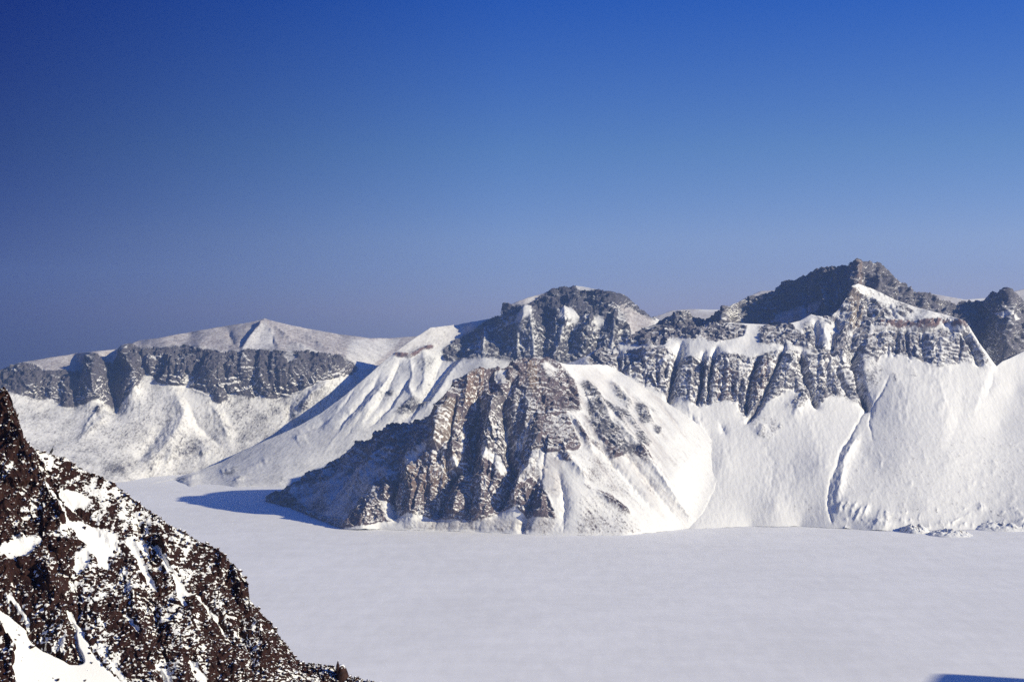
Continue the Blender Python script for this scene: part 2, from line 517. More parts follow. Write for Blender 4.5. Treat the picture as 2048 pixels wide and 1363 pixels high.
    def build(s, name, parent, mat, split=None, smooth_sh=False, front=()):
        Q = s.Q
        extra = []
        c = Q[-1]
        hd = c[:, :2] / np.linalg.norm(c[:, :2], axis=1)[:, None]
        for d, dz in s.back:
            extra.append(np.concatenate([c[:, :2] + hd * d, np.maximum(c[:, 2:] + dz, -5.0)], 1))
        nx = len(extra)
        V = np.concatenate([Q, np.array(extra)], 0) if nx else Q
        if front:
            fr = []
            for dx, dy, dz in front:
                fr.append(np.concatenate([Q[0, :, :1] + dx, Q[0, :, 1:2] + dy, np.maximum(Q[0, :, 2:] + dz, -4.0)], 1))
            V = np.concatenate([np.array(fr[::-1]), V], 0)
        def ext(a):
            return np.concatenate([np.repeat(a[:1], len(front), 0), a, np.repeat(a[-1:], nx, 0)], 0)
        rock, dust, col, ds = ext(s.rock), ext(s.dust), ext(s.col), ext(s.ds)
        col = np.concatenate([col, np.ones(col.shape[:2] + (1,))], -1)
        nr, nc = V.shape[:2]
        faces = grid_faces(nr, nc)
        attrs = {'rock': ('FLOAT', rock.ravel()), 'dust': ('FLOAT', dust.ravel()), 'rock_color': ('FLOAT_COLOR', col.reshape(-1, 4))}
        Vf = V.reshape(-1, 3)
        if split is None:
            return sub_mesh(name, Vf, faces, np.ones(len(faces), bool), mat, attrs, parent, smooth_sh)
        big = smooth(ds, 40).ravel()
        fd = big[faces].mean(1) > split
        a = sub_mesh('cliff', Vf, faces, fd, mat, attrs, parent, smooth_sh)
        b = sub_mesh('snow_slope', Vf, faces, ~fd, mat, attrs, parent, smooth_sh)
        return a, b

SPLIT = 0.5
PURPLE = (0.105, 0.098, 0.108)
BROWN = (0.105, 0.082, 0.083)
ORANGE = (0.165, 0.128, 0.104)
GREY = (0.10, 0.093, 0.098)

# ------------------------------------------------------------------ frozen lake
def build_lake():
    n = 60
    xs = np.linspace(-6000, 6000, n); ys = np.linspace(-3000, 6200, n)
    X, Yy = np.meshgrid(xs, ys)
    V = np.stack([X, Yy, X * 0], -1).reshape(-1, 3)
    me = mesh_from('frozen_lake', V, grid_faces(n, n), lake_material())
    o = link(bpy.data.objects.new('frozen_lake', me))
    tag(o, 'wide flat frozen lake under wind packed grey white snow', 'lake', kind='structure')
build_lake()

# ------------------------------------------------------------------ far hills behind the rim
def build_far_hills():
    foot = [(1250, 690), (2320, 690)]
    crest = [(1250, 652), (1290, 640), (1310, 633), (1345, 621), (1380, 618), (1452, 619), (1470, 608), (1500, 591), (1516, 584), (1522, 582),
             (1560, 580), (1620, 588), (1700, 600), (1800, 600), (1860, 587), (1885, 591), (1930, 599), (1968, 596), (2000, 589), (2048, 578), (2320, 566)]
    ctrl = densify([(1250, 690, 5000), (2320, 690, 5000)], 80) + densify([(1250, 650, 5400), (1345, 621, 5500), (1452, 619, 5500), (1560, 580, 5700), (1885, 591, 5500), (2048, 578, 5600), (2320, 566, 5600)], 80)
    s = Sheet(1250, 2320, foot, crest, ctrl, du=3, rows=60)
    s.dust[:] = 0.55; s.dens[:] = 0.12
    s.field('dust', 0.05, [(1400, 616), (1455, 616), (1452, 622), (1400, 623)])
    s.field('dust', 0.05, [(1530, 590), (1562, 582), (1562, 592), (1535, 600)])
    s.field('dust', 0.05, [(1930, 597), (1970, 595), (1968, 605), (1935, 606)])
    s.finish(unit=1.3)
    o = s.build('hill', None, MAT_FAR)
    tag(o, 'distant pale brown hills peeking over the rim behind the highest peak', 'hill', kind='structure')
build_far_hills()

# ------------------------------------------------------------------ left wall of the caldera
def build_left_wall():
    foot = [(-220, 992), (0, 982), (250, 963), (300, 962), (350, 958), (400, 952), (470, 938), (560, 912), (700, 872), (930, 800)]
    crest = [(-220, 772), (-60, 752), (0, 740), (40, 725), (62, 721), (150, 707), (235, 697), (262, 688), (276, 681), (320, 675), (380, 664), (450, 652), (500, 644), (520, 640), (529, 637), (540, 641),
             (580, 650), (620, 658), (680, 669), (740, 676), (780, 676), (840, 672), (930, 670)]
    base = [(-220, 770, 3960), (0, 778, 3990), (30, 787, 4000), (60, 794, 4010), (85, 798, 4020), (105, 797, 4040), (125, 809, 4010), (165, 806, 4020), (200, 800, 4040), (218, 804, 4040), (250, 796, 4050),
            (272, 778, 4080), (282, 752, 4120), (300, 748, 4130), (318, 763, 4110), (345, 770, 4100), (370, 770, 4110), (395, 780, 4100), (430, 792, 4100), (460, 785, 4120), (510, 792, 4130),
            (560, 795, 4150), (590, 784, 4160), (620, 771, 4180), (660, 758, 4215), (690, 752, 4260), (715, 742, 4330), (790, 740, 4700), (930, 735, 4800)]
    top = [(-220, 745, 4060), (0, 741, 4080), (40, 728, 4090), (62, 728, 4100), (90, 740, 4090), (110, 745, 4090), (150, 735, 4110), (185, 712, 4150), (208, 720, 4140), (250, 701, 4160), (290, 700, 4200),
           (330, 696, 4195), (400, 693, 4195), (440, 706, 4185), (480, 702, 4200), (560, 702, 4240), (600, 706, 4260), (650, 711, 4290), (685, 718, 4330), (712, 735, 4370)]
    cr = [(-220, 772, 4000), (0, 739.5, 4110), (62, 721, 4250), (150, 707, 4480), (235, 697, 4520), (276, 681, 4450), (380, 664, 4640), (450, 652, 4740), (529, 637, 4800), (620, 658, 4950), (680, 669, 5050), (780, 676, 5200), (930, 670, 5300)]
    ctrl = shore([(-220, 992), (0, 982), (250, 963)], 60) + densify([(300, 962, 3830), (350, 958, 3880), (400, 952, 3905), (470, 938, 3950), (560, 912, 4000), (700, 872, 4110), (930, 800, 4500)], 60)
    ctrl += densify(base, 60) + densify(top, 60) + densify(cr, 60)
    s = Sheet(-220, 930, foot, crest, ctrl, du=1.5, rows=240)
    c = s.carve
    # big shaded recess and its proud buttress
    c(-36, 17, [(228, 724), (226, 755), (228, 805)], 0)
    c(22, 12, [(256, 705), (262, 745), (265, 785)], 0)
    c(16, 16, [(188, 728), (186, 765), (190, 800)], 0)
    c(-20, 14, [(158, 730), (150, 765), (148, 800)], 0)
    c(-14, 9, [(85, 740), (84, 770), (84, 797)]); c(-10, 7, [(112, 750), (118, 780), (120, 806)])
    c(-16, 6, [(309, 705), (312, 730), (308, 750)]); c(-14, 5, [(328, 702), (325, 730), (320, 752)])
    c(-24, 8, [(408, 700), (398, 722), (384, 745), (378, 768)])
    c(-10, 5, [(280, 705), (285, 725), (290, 745)])
    for x in (455, 478, 512, 540):
        c(-10, 5, [(x, 705), (x - 5, 730), (x - 4, 760)])
    s.cracks(45, 0, 700, [(t_[0], t_[1]) for t_ in top], [(b_[0], b_[1]) for b_ in base], 9, 5)
    # pyramid rib on the plateau slope
    c(16, 9, [(529, 640), (512, 665), (486, 696)]); c(-10, 8, [(517, 650), (498, 672), (478, 694)])
    c(5, 6, [(530, 645), (545, 670), (556, 695)]); c(7, 5, [(535, 645), (585, 685), (640, 715)]); c(-5, 5, [(545, 665), (548, 690)])
    c(6, 6, [(600, 665), (640, 690), (685, 715)]); c(-6, 6, [(455, 660), (470, 690)])
    # talus ribs and gullies
    c(18, 26, [(352, 790), (368, 835), (345, 880), (300, 930)]); c(-9, 14, [(330, 850), (300, 890), (270, 930)])
    c(10, 16, [(420, 810), (445, 850), (458, 885)]); c(-8, 12, [(372, 800), (395, 850), (450, 900)])
    c(8, 8, [(222, 815), (200, 845), (160, 880)]); c(8, 6, [(207, 805), (194, 828), (170, 860)])
    c(9, 18, [(395, 880), (420, 905), (390, 920)]); c(8, 14, [(300, 905), (295, 935)]); c(8, 12, [(345, 905), (330, 935)])
    c(14, 10, [(437, 780), (437, 806)]); c(16, 16, [(660, 765), (625, 790), (600, 830)]); c(-6, 8, [(582, 800), (575, 850)])
    f, st = s.field, s.stroke
    s.dens[:] = 0.26; s.dust[:] = 0.10
    s.col[:] = (0.078, 0.071, 0.079)
    plat = [(-300, 800), (-300, 600), (950, 600), (950, 745), (715, 742), (690, 722), (650, 711), (600, 705), (560, 701), (480, 701), (440, 705), (400, 692), (330, 695), (290, 699), (250, 700), (208, 719), (185, 711), (150, 734), (110, 744), (90, 739), (62, 727), (40, 726), (0, 741)]
    f('dens', 0.20, plat); f('dust', 0.62, plat)
    f('dust', 0.25, [(560, 695), (600, 690), (680, 720), (720, 740), (680, 722), (620, 706)])
    f('dust', 0.2, [(700, 680), (800, 680), (760, 720), (700, 760), (660, 745), (690, 715)])
    f('dust', 0.25, [(480, 700), (515, 665), (530, 650), (545, 665), (552, 700)])
    cl = [(b[0], b[1]) for b in base[:27]] + [(b[0], b[1]) for b in reversed(top)]
    f('dens', 0.98, cl)
    s.ledges(60, 20, 690, [(t_[0], t_[1]) for t_ in top], [(b_[0], b_[1]) for b_ in base], 19, 0.3)
    f('dens', 0.3, [(562, 706), (580, 704), (600, 715), (575, 728)]); f('dens', 0.35, [(382, 748), (378, 775), (366, 765), (374, 740)])
    f('dens', 0.9, [(424, 800), (430, 786), (442, 778), (456, 786), (452, 802), (438, 812)])
    for q in ([(345, 897), (362, 872), (380, 878), (402, 900), (378, 912), (352, 915)], [(285, 930), (300, 915), (318, 930), (300, 945)], [(205, 935), (240, 930), (250, 950), (215, 955)], [(398, 905), (415, 900), (410, 920), (395, 920)]):
        f('dens', 0.46, q)
    f('dens', 0.34, [(440, 820), (580, 815), (560, 870), (460, 890)])
    for q in ([(594, 812), (608, 810), (615, 822), (600, 822)], [(585, 832), (592, 828), (590, 838)], [(190, 820), (198, 818), (196, 834), (190, 832)], [(207, 800), (213, 803), (208, 811)]):
        f('dens', 0.9, q)
    st('dens', 0.05, 5, [(440, 815), (470, 870), (465, 895)]); st('dens', 0.05, 6, [(300, 760), (290, 800)])
    st('dens', 0.0, 9, [(380, 790), (375, 840), (410, 870)])
    s.speck[:] = 0.16
    s.field('speck', 0.3, [(180, 830), (300, 760), (430, 790), (600, 790), (700, 760), (600, 880), (450, 900), (300, 940), (120, 900)])
    s.field('speck', 0.12, plat)
    s.dust += 0.10
    s.finish(rock_amp=0.9, snow_amp=1.2, unit=1.15, shear=-0.5, thr=0.39, grain=0.55, cz=1.4, ledge=1.2, wide=0.7)
    root = empty('mountain_left', (-800, 4200, 0))
    tag(root, 'far caldera wall with dark blue cliffs under a gentle brown plateau', 'mountain', kind='structure')
    s.build('mountain', root, MAT_FAR, SPLIT)
build_left_wall()

# ------------------------------------------------------------------ domed mountain in the middle, with its long snow ridge
def build_middle():
    foot = [(290, 974), (560, 974), (700, 968), (900, 962), (1420, 962)]
    crest = [(290, 970), (350, 956), (400, 939), (440, 925), (480, 904), (520, 886), (560, 868), (600, 850), (640, 827), (690, 790), (740, 747), (765, 725), (795, 700), (820, 682), (845, 665), (861, 655), (880, 653),
             (920, 648), (960, 641), (990, 635), (1002, 630), (1008, 620), (1011, 613), (1040, 601), (1060, 594), (1080, 589), (1110, 580), (1135, 574), (1150, 572), (1165, 573), (1195, 579), (1210, 582), (1240, 592), (1270, 608), (1300, 628), (1320, 640), (1420, 655)]
    ctrl = shore([(290, 974), (560, 974), (700, 968), (900, 962), (1420, 962)], 70)
    ctrl += densify([(290, 970, 3680), (350, 956, 3800), (400, 939, 3850), (440, 925, 3880), (480, 904, 3905), (560, 868, 3940), (600, 850, 3965), (640, 827, 4000), (690, 790, 4060), (740, 747, 4140), (795, 700, 4230), (820, 682, 4280), (861, 655, 4370), (920, 648, 4470),
                     (990, 635, 4480), (1011, 613, 4400), (1080, 589, 4480), (1150, 572, 4520), (1210, 582, 4440), (1270, 608, 4480), (1320, 640, 4500), (1420, 655, 4500)], 50)
    # foot of the slope where it flattens to the fan
    ctrl += densify([(440, 945, 3790), (520, 918, 3825), (600, 895, 3845), (700, 875, 3860), (800, 866, 3880), (900, 862, 3880), (1100, 860, 3880), (1420, 860, 3880)], 60)
    # ribbed lit slope
    ctrl += [(700, 820, 3965), (760, 800, 4020), (820, 780, 4060), (880, 780, 4050), (740, 780, 4060), (800, 740, 4170), (860, 720, 4220), (830, 708, 4240), (865, 695, 4290), (930, 780, 4050), (970, 730, 4160), (1000, 750, 4110)]
    ctrl += densify([(885, 722, 4250), (930, 714, 4230), (965, 702, 4240), (1000, 713, 4220), (1050, 722, 4210), (1100, 722, 4200), (1200, 732, 4190), (1300, 720, 4200), (1420, 720, 4200)], 45)
    ctrl += densify([(905, 690, 4320), (950, 655, 4390), (1000, 637, 4330), (1050, 624, 4290), (1115, 616, 4300), (1150, 620, 4310), (1200, 640, 4290), (1240, 645, 4280), (1300, 655, 4330), (1420, 665, 4360)], 45)
    ctrl += [(1080, 605, 4420), (1120, 598, 4440), (1160, 600, 4430), (1215, 605, 4380), (1222, 630, 4330), (1260, 630, 4410), (1180, 605, 4420)]
    s = Sheet(290, 1420, foot, crest, ctrl, du=1.5, rows=250, crest_noise=0.6)
    c, f, st = s.carve, s.field, s.stroke
    # long gullies and ribs of the lit snow slope
    c(-13, 6, [(800, 722), (797, 733), (778, 768), (772, 784), (754, 811), (731, 841)]); c(-13, 6, [(757, 752), (748, 768), (719, 806), (692, 833), (678, 855)])
    c(-12, 6, [(826, 735), (820, 757), (797, 788), (778, 813), (758, 835), (742, 850)]); c(-20, 8, [(912, 716), (879, 753), (856, 786), (832, 815), (805, 842)])
    c(-12, 6, [(886, 716), (866, 760), (850, 792)]); c(12, 5, [(820, 714), (824, 745), (818, 776), (828, 800)]); c(10, 8, [(845, 705), (850, 740), (845, 780)])
    c(9, 7, [(785, 745), (765, 775), (740, 805), (710, 840)]); c(9, 7, [(762, 785), (745, 815), (722, 845)]); c(12, 9, [(930, 712), (900, 750), (878, 785), (850, 820)])
    for k in range(34):
        x = 690 + 230 * rng.random(); y = 720 + 110 * rng.random(); ln = 25 + 60 * rng.random()
        c((rng.random() - 0.6) * 8, 1.6 + 2.2 * rng.random(), [(x, y), (x - ln * 0.3, y + ln * 0.5), (x - ln * 0.68, y + ln)])
    c(8, 9, [(690, 800), (670, 830), (650, 848)]); c(-8, 8, [(700, 800), (670, 830), (640, 850), (615, 862)])
    c(7, 3, [(791, 707), (820, 711), (838, 702), (863, 693)], 0); c(-5, 3, [(793, 712), (820, 717), (840, 707)], 0)
    c(8, 12, [(610, 868), (590, 880)]); c(6, 7, [(462, 938), (440, 948)]); c(6, 6, [(400, 948), (370, 958)]); c(6, 6, [(485, 955), (470, 962)]); c(5, 8, [(540, 920), (500, 935)])
    s.cracks(50, 900, 1300, [(880, 700), (1000, 640), (1060, 625), (1240, 650), (1300, 660)], [(880, 722), (1000, 715), (1300, 725)], 9, 6)
    # dark wall: lit ribs between shaded bays
    for p in ([(1050, 622), (1040, 660), (1036, 712)], [(1056, 625), (1064, 660), (1070, 712)], [(1128, 618), (1128, 655), (1120, 685), (1108, 715)], [(1228, 638), (1226, 665), (1222, 700)], [(1168, 636), (1162, 680)], [(972, 660), (966, 700)], [(1180, 640), (1172, 690)]):
        c(20, 7, p, 0)
    c(16, 5, [(1246, 648), (1255, 680), (1262, 700)], 0)
    c(-26, 12, [(1092, 630), (1092, 670), (1085, 715)], 0); c(-22, 10, [(1150, 650), (1142, 700)], 0); c(-18, 9, [(1200, 655), (1195, 700)], 0); c(-16, 9, [(1012, 640), (1000, 700)], 0); c(-14, 5, [(1243, 660), (1248, 695)], 0)
    c(-28, 16, [(950, 668), (925, 690), (900, 712)]); c(-18, 12, [(1130, 597), (1120, 610)])
    s.col[:] = (0.072, 0.068, 0.08); s.dens[:] = 0.16; s.dust[:] = 0.06
    f('dust', 0.30, [(860, 640), (1010, 625), (960, 660), (905, 685), (860, 700), (790, 708), (800, 690)])
    f('dust', 0.15, [(290, 990), (290, 940), (480, 890), (620, 845), (720, 870), (560, 920), (560, 990)])
    dark = [(905, 683), (950, 656), (985, 636), (1002, 625), (1008, 610), (1040, 597), (1080, 585), (1110, 576), (1140, 570), (1200, 576), (1245, 590), (1300, 624), (1312, 640), (1290, 632), (1262, 616), (1246, 606), (1232, 622), (1232, 640), (1246, 650), (1262, 668), (1270, 690), (1250, 725), (1100, 730), (1020, 722), (1003, 714), (985, 700), (965, 703), (950, 704), (925, 716), (893, 719), (884, 702)]
    f('dens', 0.92, dark)
    f('dens', 0.64, [(905, 690), (950, 660), (1010, 640), (1060, 640), (1240, 650), (1262, 680), (1250, 725), (1100, 730), (1010, 718), (925, 716)])
    for p in ([(1046, 625), (1036, 700)], [(1060, 630), (1068, 710)], [(1130, 620), (1112, 712)], [(1226, 645), (1222, 700)], [(970, 662), (962, 702)]):
        st('dens', 0.3, 4, p)
    f('dens', 0.5, [(1235, 605), (1250, 610), (1275, 630), (1290, 650), (1270, 680), (1250, 648), (1230, 630)]); f('dust', 0.7, [(1235, 605), (1255, 612), (1310, 640), (1300, 680), (1270, 680), (1250, 648)]); f('dens', 0.1, [(1262, 625), (1310, 640), (1290, 690), (1268, 672), (1252, 648)])
    for q, d in (([(1030, 642), (1044, 622), (1060, 622), (1062, 634), (1048, 640), (1040, 652)], 0.12), ([(1004, 640), (1035, 628), (1025, 640), (1006, 652)], 0.35), ([(1115, 618), (1122, 614), (1140, 614), (1152, 622), (1160, 636), (1152, 648), (1140, 636), (1122, 640)], 0.2), ([(1118, 640), (1145, 640), (1140, 665), (1120, 662)], 0.6),
                 ([(1162, 640), (1168, 630), (1178, 636), (1172, 645)], 0.1), ([(1184, 636), (1200, 632), (1212, 640), (1204, 650), (1194, 654)], 0.1), ([(1108, 665), (1130, 672), (1128, 690), (1108, 692)], 0.45), ([(1012, 608), (1060, 590), (1100, 580), (1075, 600), (1050, 610), (1030, 612)], 0.12), ([(1148, 568), (1200, 578), (1180, 584), (1155, 580)], 0.1)):
        f('dens', d, q)
    f('dust', 0.5, [(1012, 608), (1060, 588), (1100, 578), (1075, 600), (1050, 610), (1030, 612)])
    st('dens', 1.0, 2.6, [(791, 707), (805, 709), (820, 711), (838, 702), (863, 693)])
    s.stroke('col', (0.14, 0.09, 0.085), 5, [(791, 707), (805, 709), (820, 711), (838, 702), (863, 693)])
    for q, d in (([(808, 805), (826, 792), (838, 798), (842, 812), (822, 822), (800, 828), (788, 822)], 0.55), ([(770, 778), (788, 782), (784, 790), (772, 786)], 0.9), ([(842, 800), (856, 800), (850, 810), (838, 812)], 0.7), ([(825, 720), (870, 715), (860, 745), (840, 740)], 0.34)):
        f('dens', d, q)
    for q in ([(448, 948), (470, 932), (478, 938), (460, 952)], [(352, 962), (372, 955), (370, 965)], [(470, 962), (485, 952), (486, 958)], [(560, 958), (568, 954), (566, 964)]):
        f('dens', 0.45, q)
    s.speck[:] = 0.10
    s.finish(rock_amp=0.9, snow_amp=1.1, unit=1.15, shear=-0.6, thr=0.41, grain=0.6, cz=0.72, ledge=1.3)
    root = empty('mountain_middle', (100, 4200, 0))
    tag(root, 'domed dark peak with a long ribbed snow ridge running down to its left', 'mountain', kind='structure')
    s.build('mountain', root, MAT_FAR, SPLIT)
build_middle()

# ------------------------------------------------------------------ the highest peak, right
def build_peak():
    foot = [(1270, 712), (1900, 712), (1960, 745), (2000, 745), (2260, 730)]
    crest = [(1270, 668), (1290, 655), (1310, 648), (1330, 636), (1345, 628), (1352, 622), (1375, 621), (1382, 630), (1395, 636), (1410, 640), (1425, 628), (1440, 618), (1443, 611), (1458, 612), (1470, 607), (1490, 599), (1520, 590), (1549, 584), (1551, 577), (1560, 572), (1575, 563), (1590, 562), (1610, 550), (1614, 546), (1635, 538), (1655, 537), (1668, 532), (1690, 531), (1703, 529),
             (1711, 526), (1712, 521), (1721, 520), (1724, 525), (1738, 525), (1752, 527), (1762, 533), (1775, 543), (1790, 555), (1803, 561), (1810, 566), (1825, 577), (1845, 585), (1870, 592), (1885, 600), (1905, 603), (1925, 603), (1945, 603), (1968, 600), (1975, 594), (1982, 585), (2000, 581), (2015, 579), (2030, 586), (2044, 600), (2060, 606), (2260, 600)]
    ctrl = densify([(1270, 712, 3560), (1400, 712, 3600), (1500, 712, 3700), (1600, 712, 3650), (1680, 712, 3560), (1800, 712, 3560), (1900, 712, 3560), (1950, 740, 3560), (2010, 745, 3440), (2050, 740, 3480), (2260, 730, 3540)], 45)
    ctrl += densify([(1270, 668, 3700), (1330, 636, 3760), (1360, 621, 3720), (1395, 636, 3740), (1420, 632, 3760), (1446, 612, 3700), (1470, 607, 3820), (1490, 599, 3900), (1550, 577, 3900), (1610, 548, 3880), (1660, 535, 3840), (1716, 520, 3740), (1752, 527, 3770), (1800, 560, 3790), (1845, 585, 3810), (1905, 603, 3860), (1945, 603, 3900), (1985, 584, 3820), (2015, 579, 3720), (2044, 600, 3780), (2260, 600, 3900)], 45)
    ctrl += [(1446, 640, 3600), (1475, 640, 3780), (1520, 640, 3800), (1560, 640, 3760), (1600, 640, 3690), (1640, 635, 3610), (1530, 600, 3860), (1580, 600, 3820), (1620, 590, 3770), (1660, 580, 3690), (1690, 570, 3650), (1708, 565, 3640), (1705, 620, 3570), (1695, 650, 3550),
             (1740, 560, 3690), (1760, 570, 3670), (1790, 590, 3680), (1830, 605, 3690), (1880, 622, 3700), (1930, 640, 3700), (1950, 670, 3690), (1975, 640, 3700), (2005, 610, 3650), (2010, 660, 3560), (2012, 700, 3500), (2045, 640, 3660), (1955, 700, 3640), (1985, 700, 3540)]
    s = Sheet(1270, 2260, foot, crest, ctrl, du=1.5, rows=140, crest_noise=1.6)
    c, f, st = s.carve, s.field, s.stroke
    c(13, 5, [(1716, 530), (1714, 560), (1712, 600), (1700, 640)], 0); c(-20, 9, [(1735, 545), (1738, 590), (1735, 630)], 0); c(10, 4, [(1757, 535), (1756, 575)], 0); c(12, 8, [(1778, 560), (1785, 600)], 0); c(-16, 6, [(1799, 565), (1798, 600)], 0)
    c(12, 6, [(1815, 575), (1822, 600)], 0); c(-12, 5, [(1829, 582), (1832, 608)], 0); c(10, 5, [(1840, 590), (1845, 612)], 0); c(-12, 6, [(1890, 605), (1885, 625)], 0); c(6, 6, [(1446, 618), (1450, 640)], 0)
    c(14, 5, [(1650, 582), (1656, 620)], 0); c(12, 9, [(2015, 590), (2022, 620), (2012, 700)], 0)
    s.cracks(60, 1560, 2048, [(1560, 575), (1700, 535), (1800, 562), (1900, 605), (2048, 590)], [(1560, 640), (2048, 690)], 7, 9)
    s.col[:] = (0.11, 0.103, 0.115); s.dens[:] = 0.95; s.dust[:] = 0.1
    f('dens', 0.45, [(1555, 625), (1600, 610), (1630, 600), (1655, 598), (1640, 625), (1600, 645), (1540, 652)])
    f('dens', 0.25, [(1715, 564), (1728, 570), (1742, 580), (1738, 588), (1722, 576)]); f('dens', 0.1, [(1990, 625), (2010, 622), (2040, 640), (2030, 645), (2000, 635)])
    f('dens', 0.3, [(1345, 618), (1378, 616), (1378, 622), (1350, 624)]); f('dens', 0.4, [(1280, 655), (1300, 648), (1330, 650), (1300, 665)])
    f('dens', 0.15, [(1958, 596), (1980, 592), (1975, 602), (1955, 605)])
    f('col', ORANGE, [(1700, 605), (1722, 605), (1722, 645), (1700, 650)]); f('col', (0.15, 0.12, 0.11), [(1710, 525), (1724, 525), (1724, 605), (1708, 605)])
    s.finish(rock_amp=0.9, snow_amp=1.0, big=0.5, thr=0.42, grain=0.5, ledge=1.3)
    root = empty('mountain_peak', (900, 3750, 0))
    tag(root, 'highest dark rock peak with a stubby summit block at right', 'mountain', kind='structure')
    s.build('mountain', root, MAT_FAR, SPLIT)
build_peak()

# ------------------------------------------------------------------ right caldera wall: talus, cliff band and terrace
def build_right_wall():
    foot = [(1100, 1050), (1390, 1057), (1500, 1052), (1600, 1052), (1700, 1057), (1760, 1061), (1830, 1060), (1900, 1060), (1960, 1058), (2048, 1062), (2260, 1066)]
    crest = [(1100, 735), (1150, 722), (1172, 712), (1190, 700), (1205, 694), (1222, 700), (1240, 686), (1262, 674), (1290, 668), (1330, 658), (1355, 655), (1400, 651), (1440, 645), (1480, 646), (1520, 648), (1560, 651), (1600, 641), (1622, 628), (1640, 634), (1662, 632), (1682, 612), (1695, 590), (1703, 572), (1716, 567), (1740, 576), (1760, 585), (1790, 600), (1840, 617), (1900, 632), (1925, 640), (1938, 652), (1960, 688), (1985, 722), (1993, 732), (2005, 722), (2020, 716), (2048, 702), (2100, 690), (2260, 680)]
    base = [(1100, 760, 3320), (1172, 738, 3330), (1236, 737, 3330), (1262, 757, 3310), (1300, 775, 3290), (1330, 792, 3275), (1342, 806, 3265), (1354, 793, 3285), (1380, 805, 3265), (1400, 816, 3255), (1422, 808, 3265), (1450, 800, 3270), (1475, 806, 3265), (1484, 832, 3240), (1496, 830, 3240), (1520, 812, 3265), (1560, 790, 3290), (1600, 785, 3295), (1640, 812, 3275), (1660, 790, 3300), (1690, 796, 3300),
            (1720, 808, 3295), (1734, 816, 3285), (1742, 780, 3330), (1748, 735, 3380), (1760, 714, 3410), (1790, 708, 3415), (1815, 712, 3410), (1850, 729, 3390), (1880, 736, 3385), (1920, 726, 3400), (1955, 728, 3400), (1985, 734, 3400), (2005, 724, 3420), (2048, 705, 3460), (2260, 690, 3520)]
    top = [(1172, 715, 3370), (1240, 702, 3390), (1300, 694, 3365), (1340, 700, 3360), (1360, 712, 3345), (1400, 717, 3335), (1450, 703, 3340), (1500, 713, 3335), (1530, 706, 3345), (1570, 698, 3355), (1620, 708, 3355), (1690, 710, 3370), (1730, 690, 3410), (1760, 660, 3470), (1800, 657, 3475), (1850, 653, 3475), (1930, 654, 3465), (1962, 692, 3425)]
    cr = [(1100, 735, 3400), (1172, 712, 3410), (1240, 686, 3440), (1290, 668, 3450), (1400, 651, 3440), (1480, 646, 3450), (1560, 651, 3460), (1600, 641, 3490), (1622, 628, 3500), (1660, 632, 3500), (1690, 595, 3540), (1705, 570, 3560), (1740, 576, 3600), (1790, 600, 3590), (1840, 617, 3580), (1900, 632, 3560), (1932, 645, 3530), (1960, 688, 3440), (1993, 732, 3410), (2048, 702, 3480), (2260, 680, 3560)]
    ctrl = shore([(1100, 1050), (1390, 1057), (1500, 1052), (1600, 1052), (1700, 1057), (1760, 1061), (1830, 1060), (1900, 1060), (1960, 1058), (2048, 1062), (2260, 1066)], 70)
    ctrl += densify(base, 60) + densify(top, 60) + densify(cr, 60)
    ctrl += densify([(1240, 690, 3420), (1300, 685, 3410), (1400, 680, 3390), (1500, 682, 3400), (1570, 680, 3410), (1620, 680, 3400)], 50)
    ctrl += densify([(1760, 640, 3500), (1850, 638, 3500), (1930, 643, 3490)], 50)
    ctrl += [(1450, 930, 3090), (1550, 920, 3110), (1650, 930, 3080), (1720, 900, 3150), (1780, 820, 3260), (1830, 780, 3310), (1880, 830, 3240), (1800, 930, 3080), (1900, 930, 3090), (1950, 820, 3280), (2000, 850, 3260), (2030, 780, 3370), (2048, 930, 3120), (1700, 1010, 2970), (1850, 1010, 2970), (2000, 1010, 2990), (1550, 1010, 2990), (1780, 740, 3370),
             (1702, 600, 3540), (1700, 650, 3470), (1650, 660, 3450), (1720, 640, 3510), (1690, 690, 3400)]
    s = Sheet(1100, 2260, foot, crest, ctrl, du=1.4, rows=330)
    f, st = s.field, s.stroke
    def c(amp, w, pts, taper=0.25):
        cl = pts[0][1] < 800 and w < 13
        s.carve(amp * (0.3 if amp > 10 else 0.5 if w > 13 else 1.0), w * (0.58 if cl and amp < 0 else 1.0), pts, taper)
    # cliff gullies
    c(-34, 9, [(1362, 690), (1352, 730), (1344, 770), (1341, 806)], 0.1)
    c(-26, 5, [(1408, 705), (1405, 735), (1401, 780), (1394, 806)], 0.1); c(-26, 5, [(1432, 695), (1425, 725), (1418, 770), (1416, 806)], 0.1); c(-9, 3, [(1440, 735), (1435, 785)])
    c(-28, 7, [(1518, 715), (1508, 745), (1500, 775), (1492, 828)], 0.1); c(-28, 6, [(1568, 695), (1550, 745), (1530, 790), (1512, 822), (1494, 842)], 0.1)
    c(-28, 8, [(1602, 705), (1610, 745), (1622, 782), (1634, 812)], 0.1); c(-14, 6, [(1657, 720), (1656, 780)]); c(-18, 6, [(1676, 735), (1690, 770), (1700, 795)])
    c(-38, 11, [(1722, 690), (1714, 735), (1724, 780), (1733, 815)], 0.1); c(-20, 10, [(1238, 712), (1240, 740)], 0); c(-9, 4, [(1284, 705), (1286, 762)]); c(-9, 4, [(1262, 705), (1264, 745)]); c(-8, 3, [(1312, 715), (1316, 775)]); c(-8, 4, [(1465, 735), (1462, 795)]); c(-10, 5, [(1478, 775), (1484, 820)])
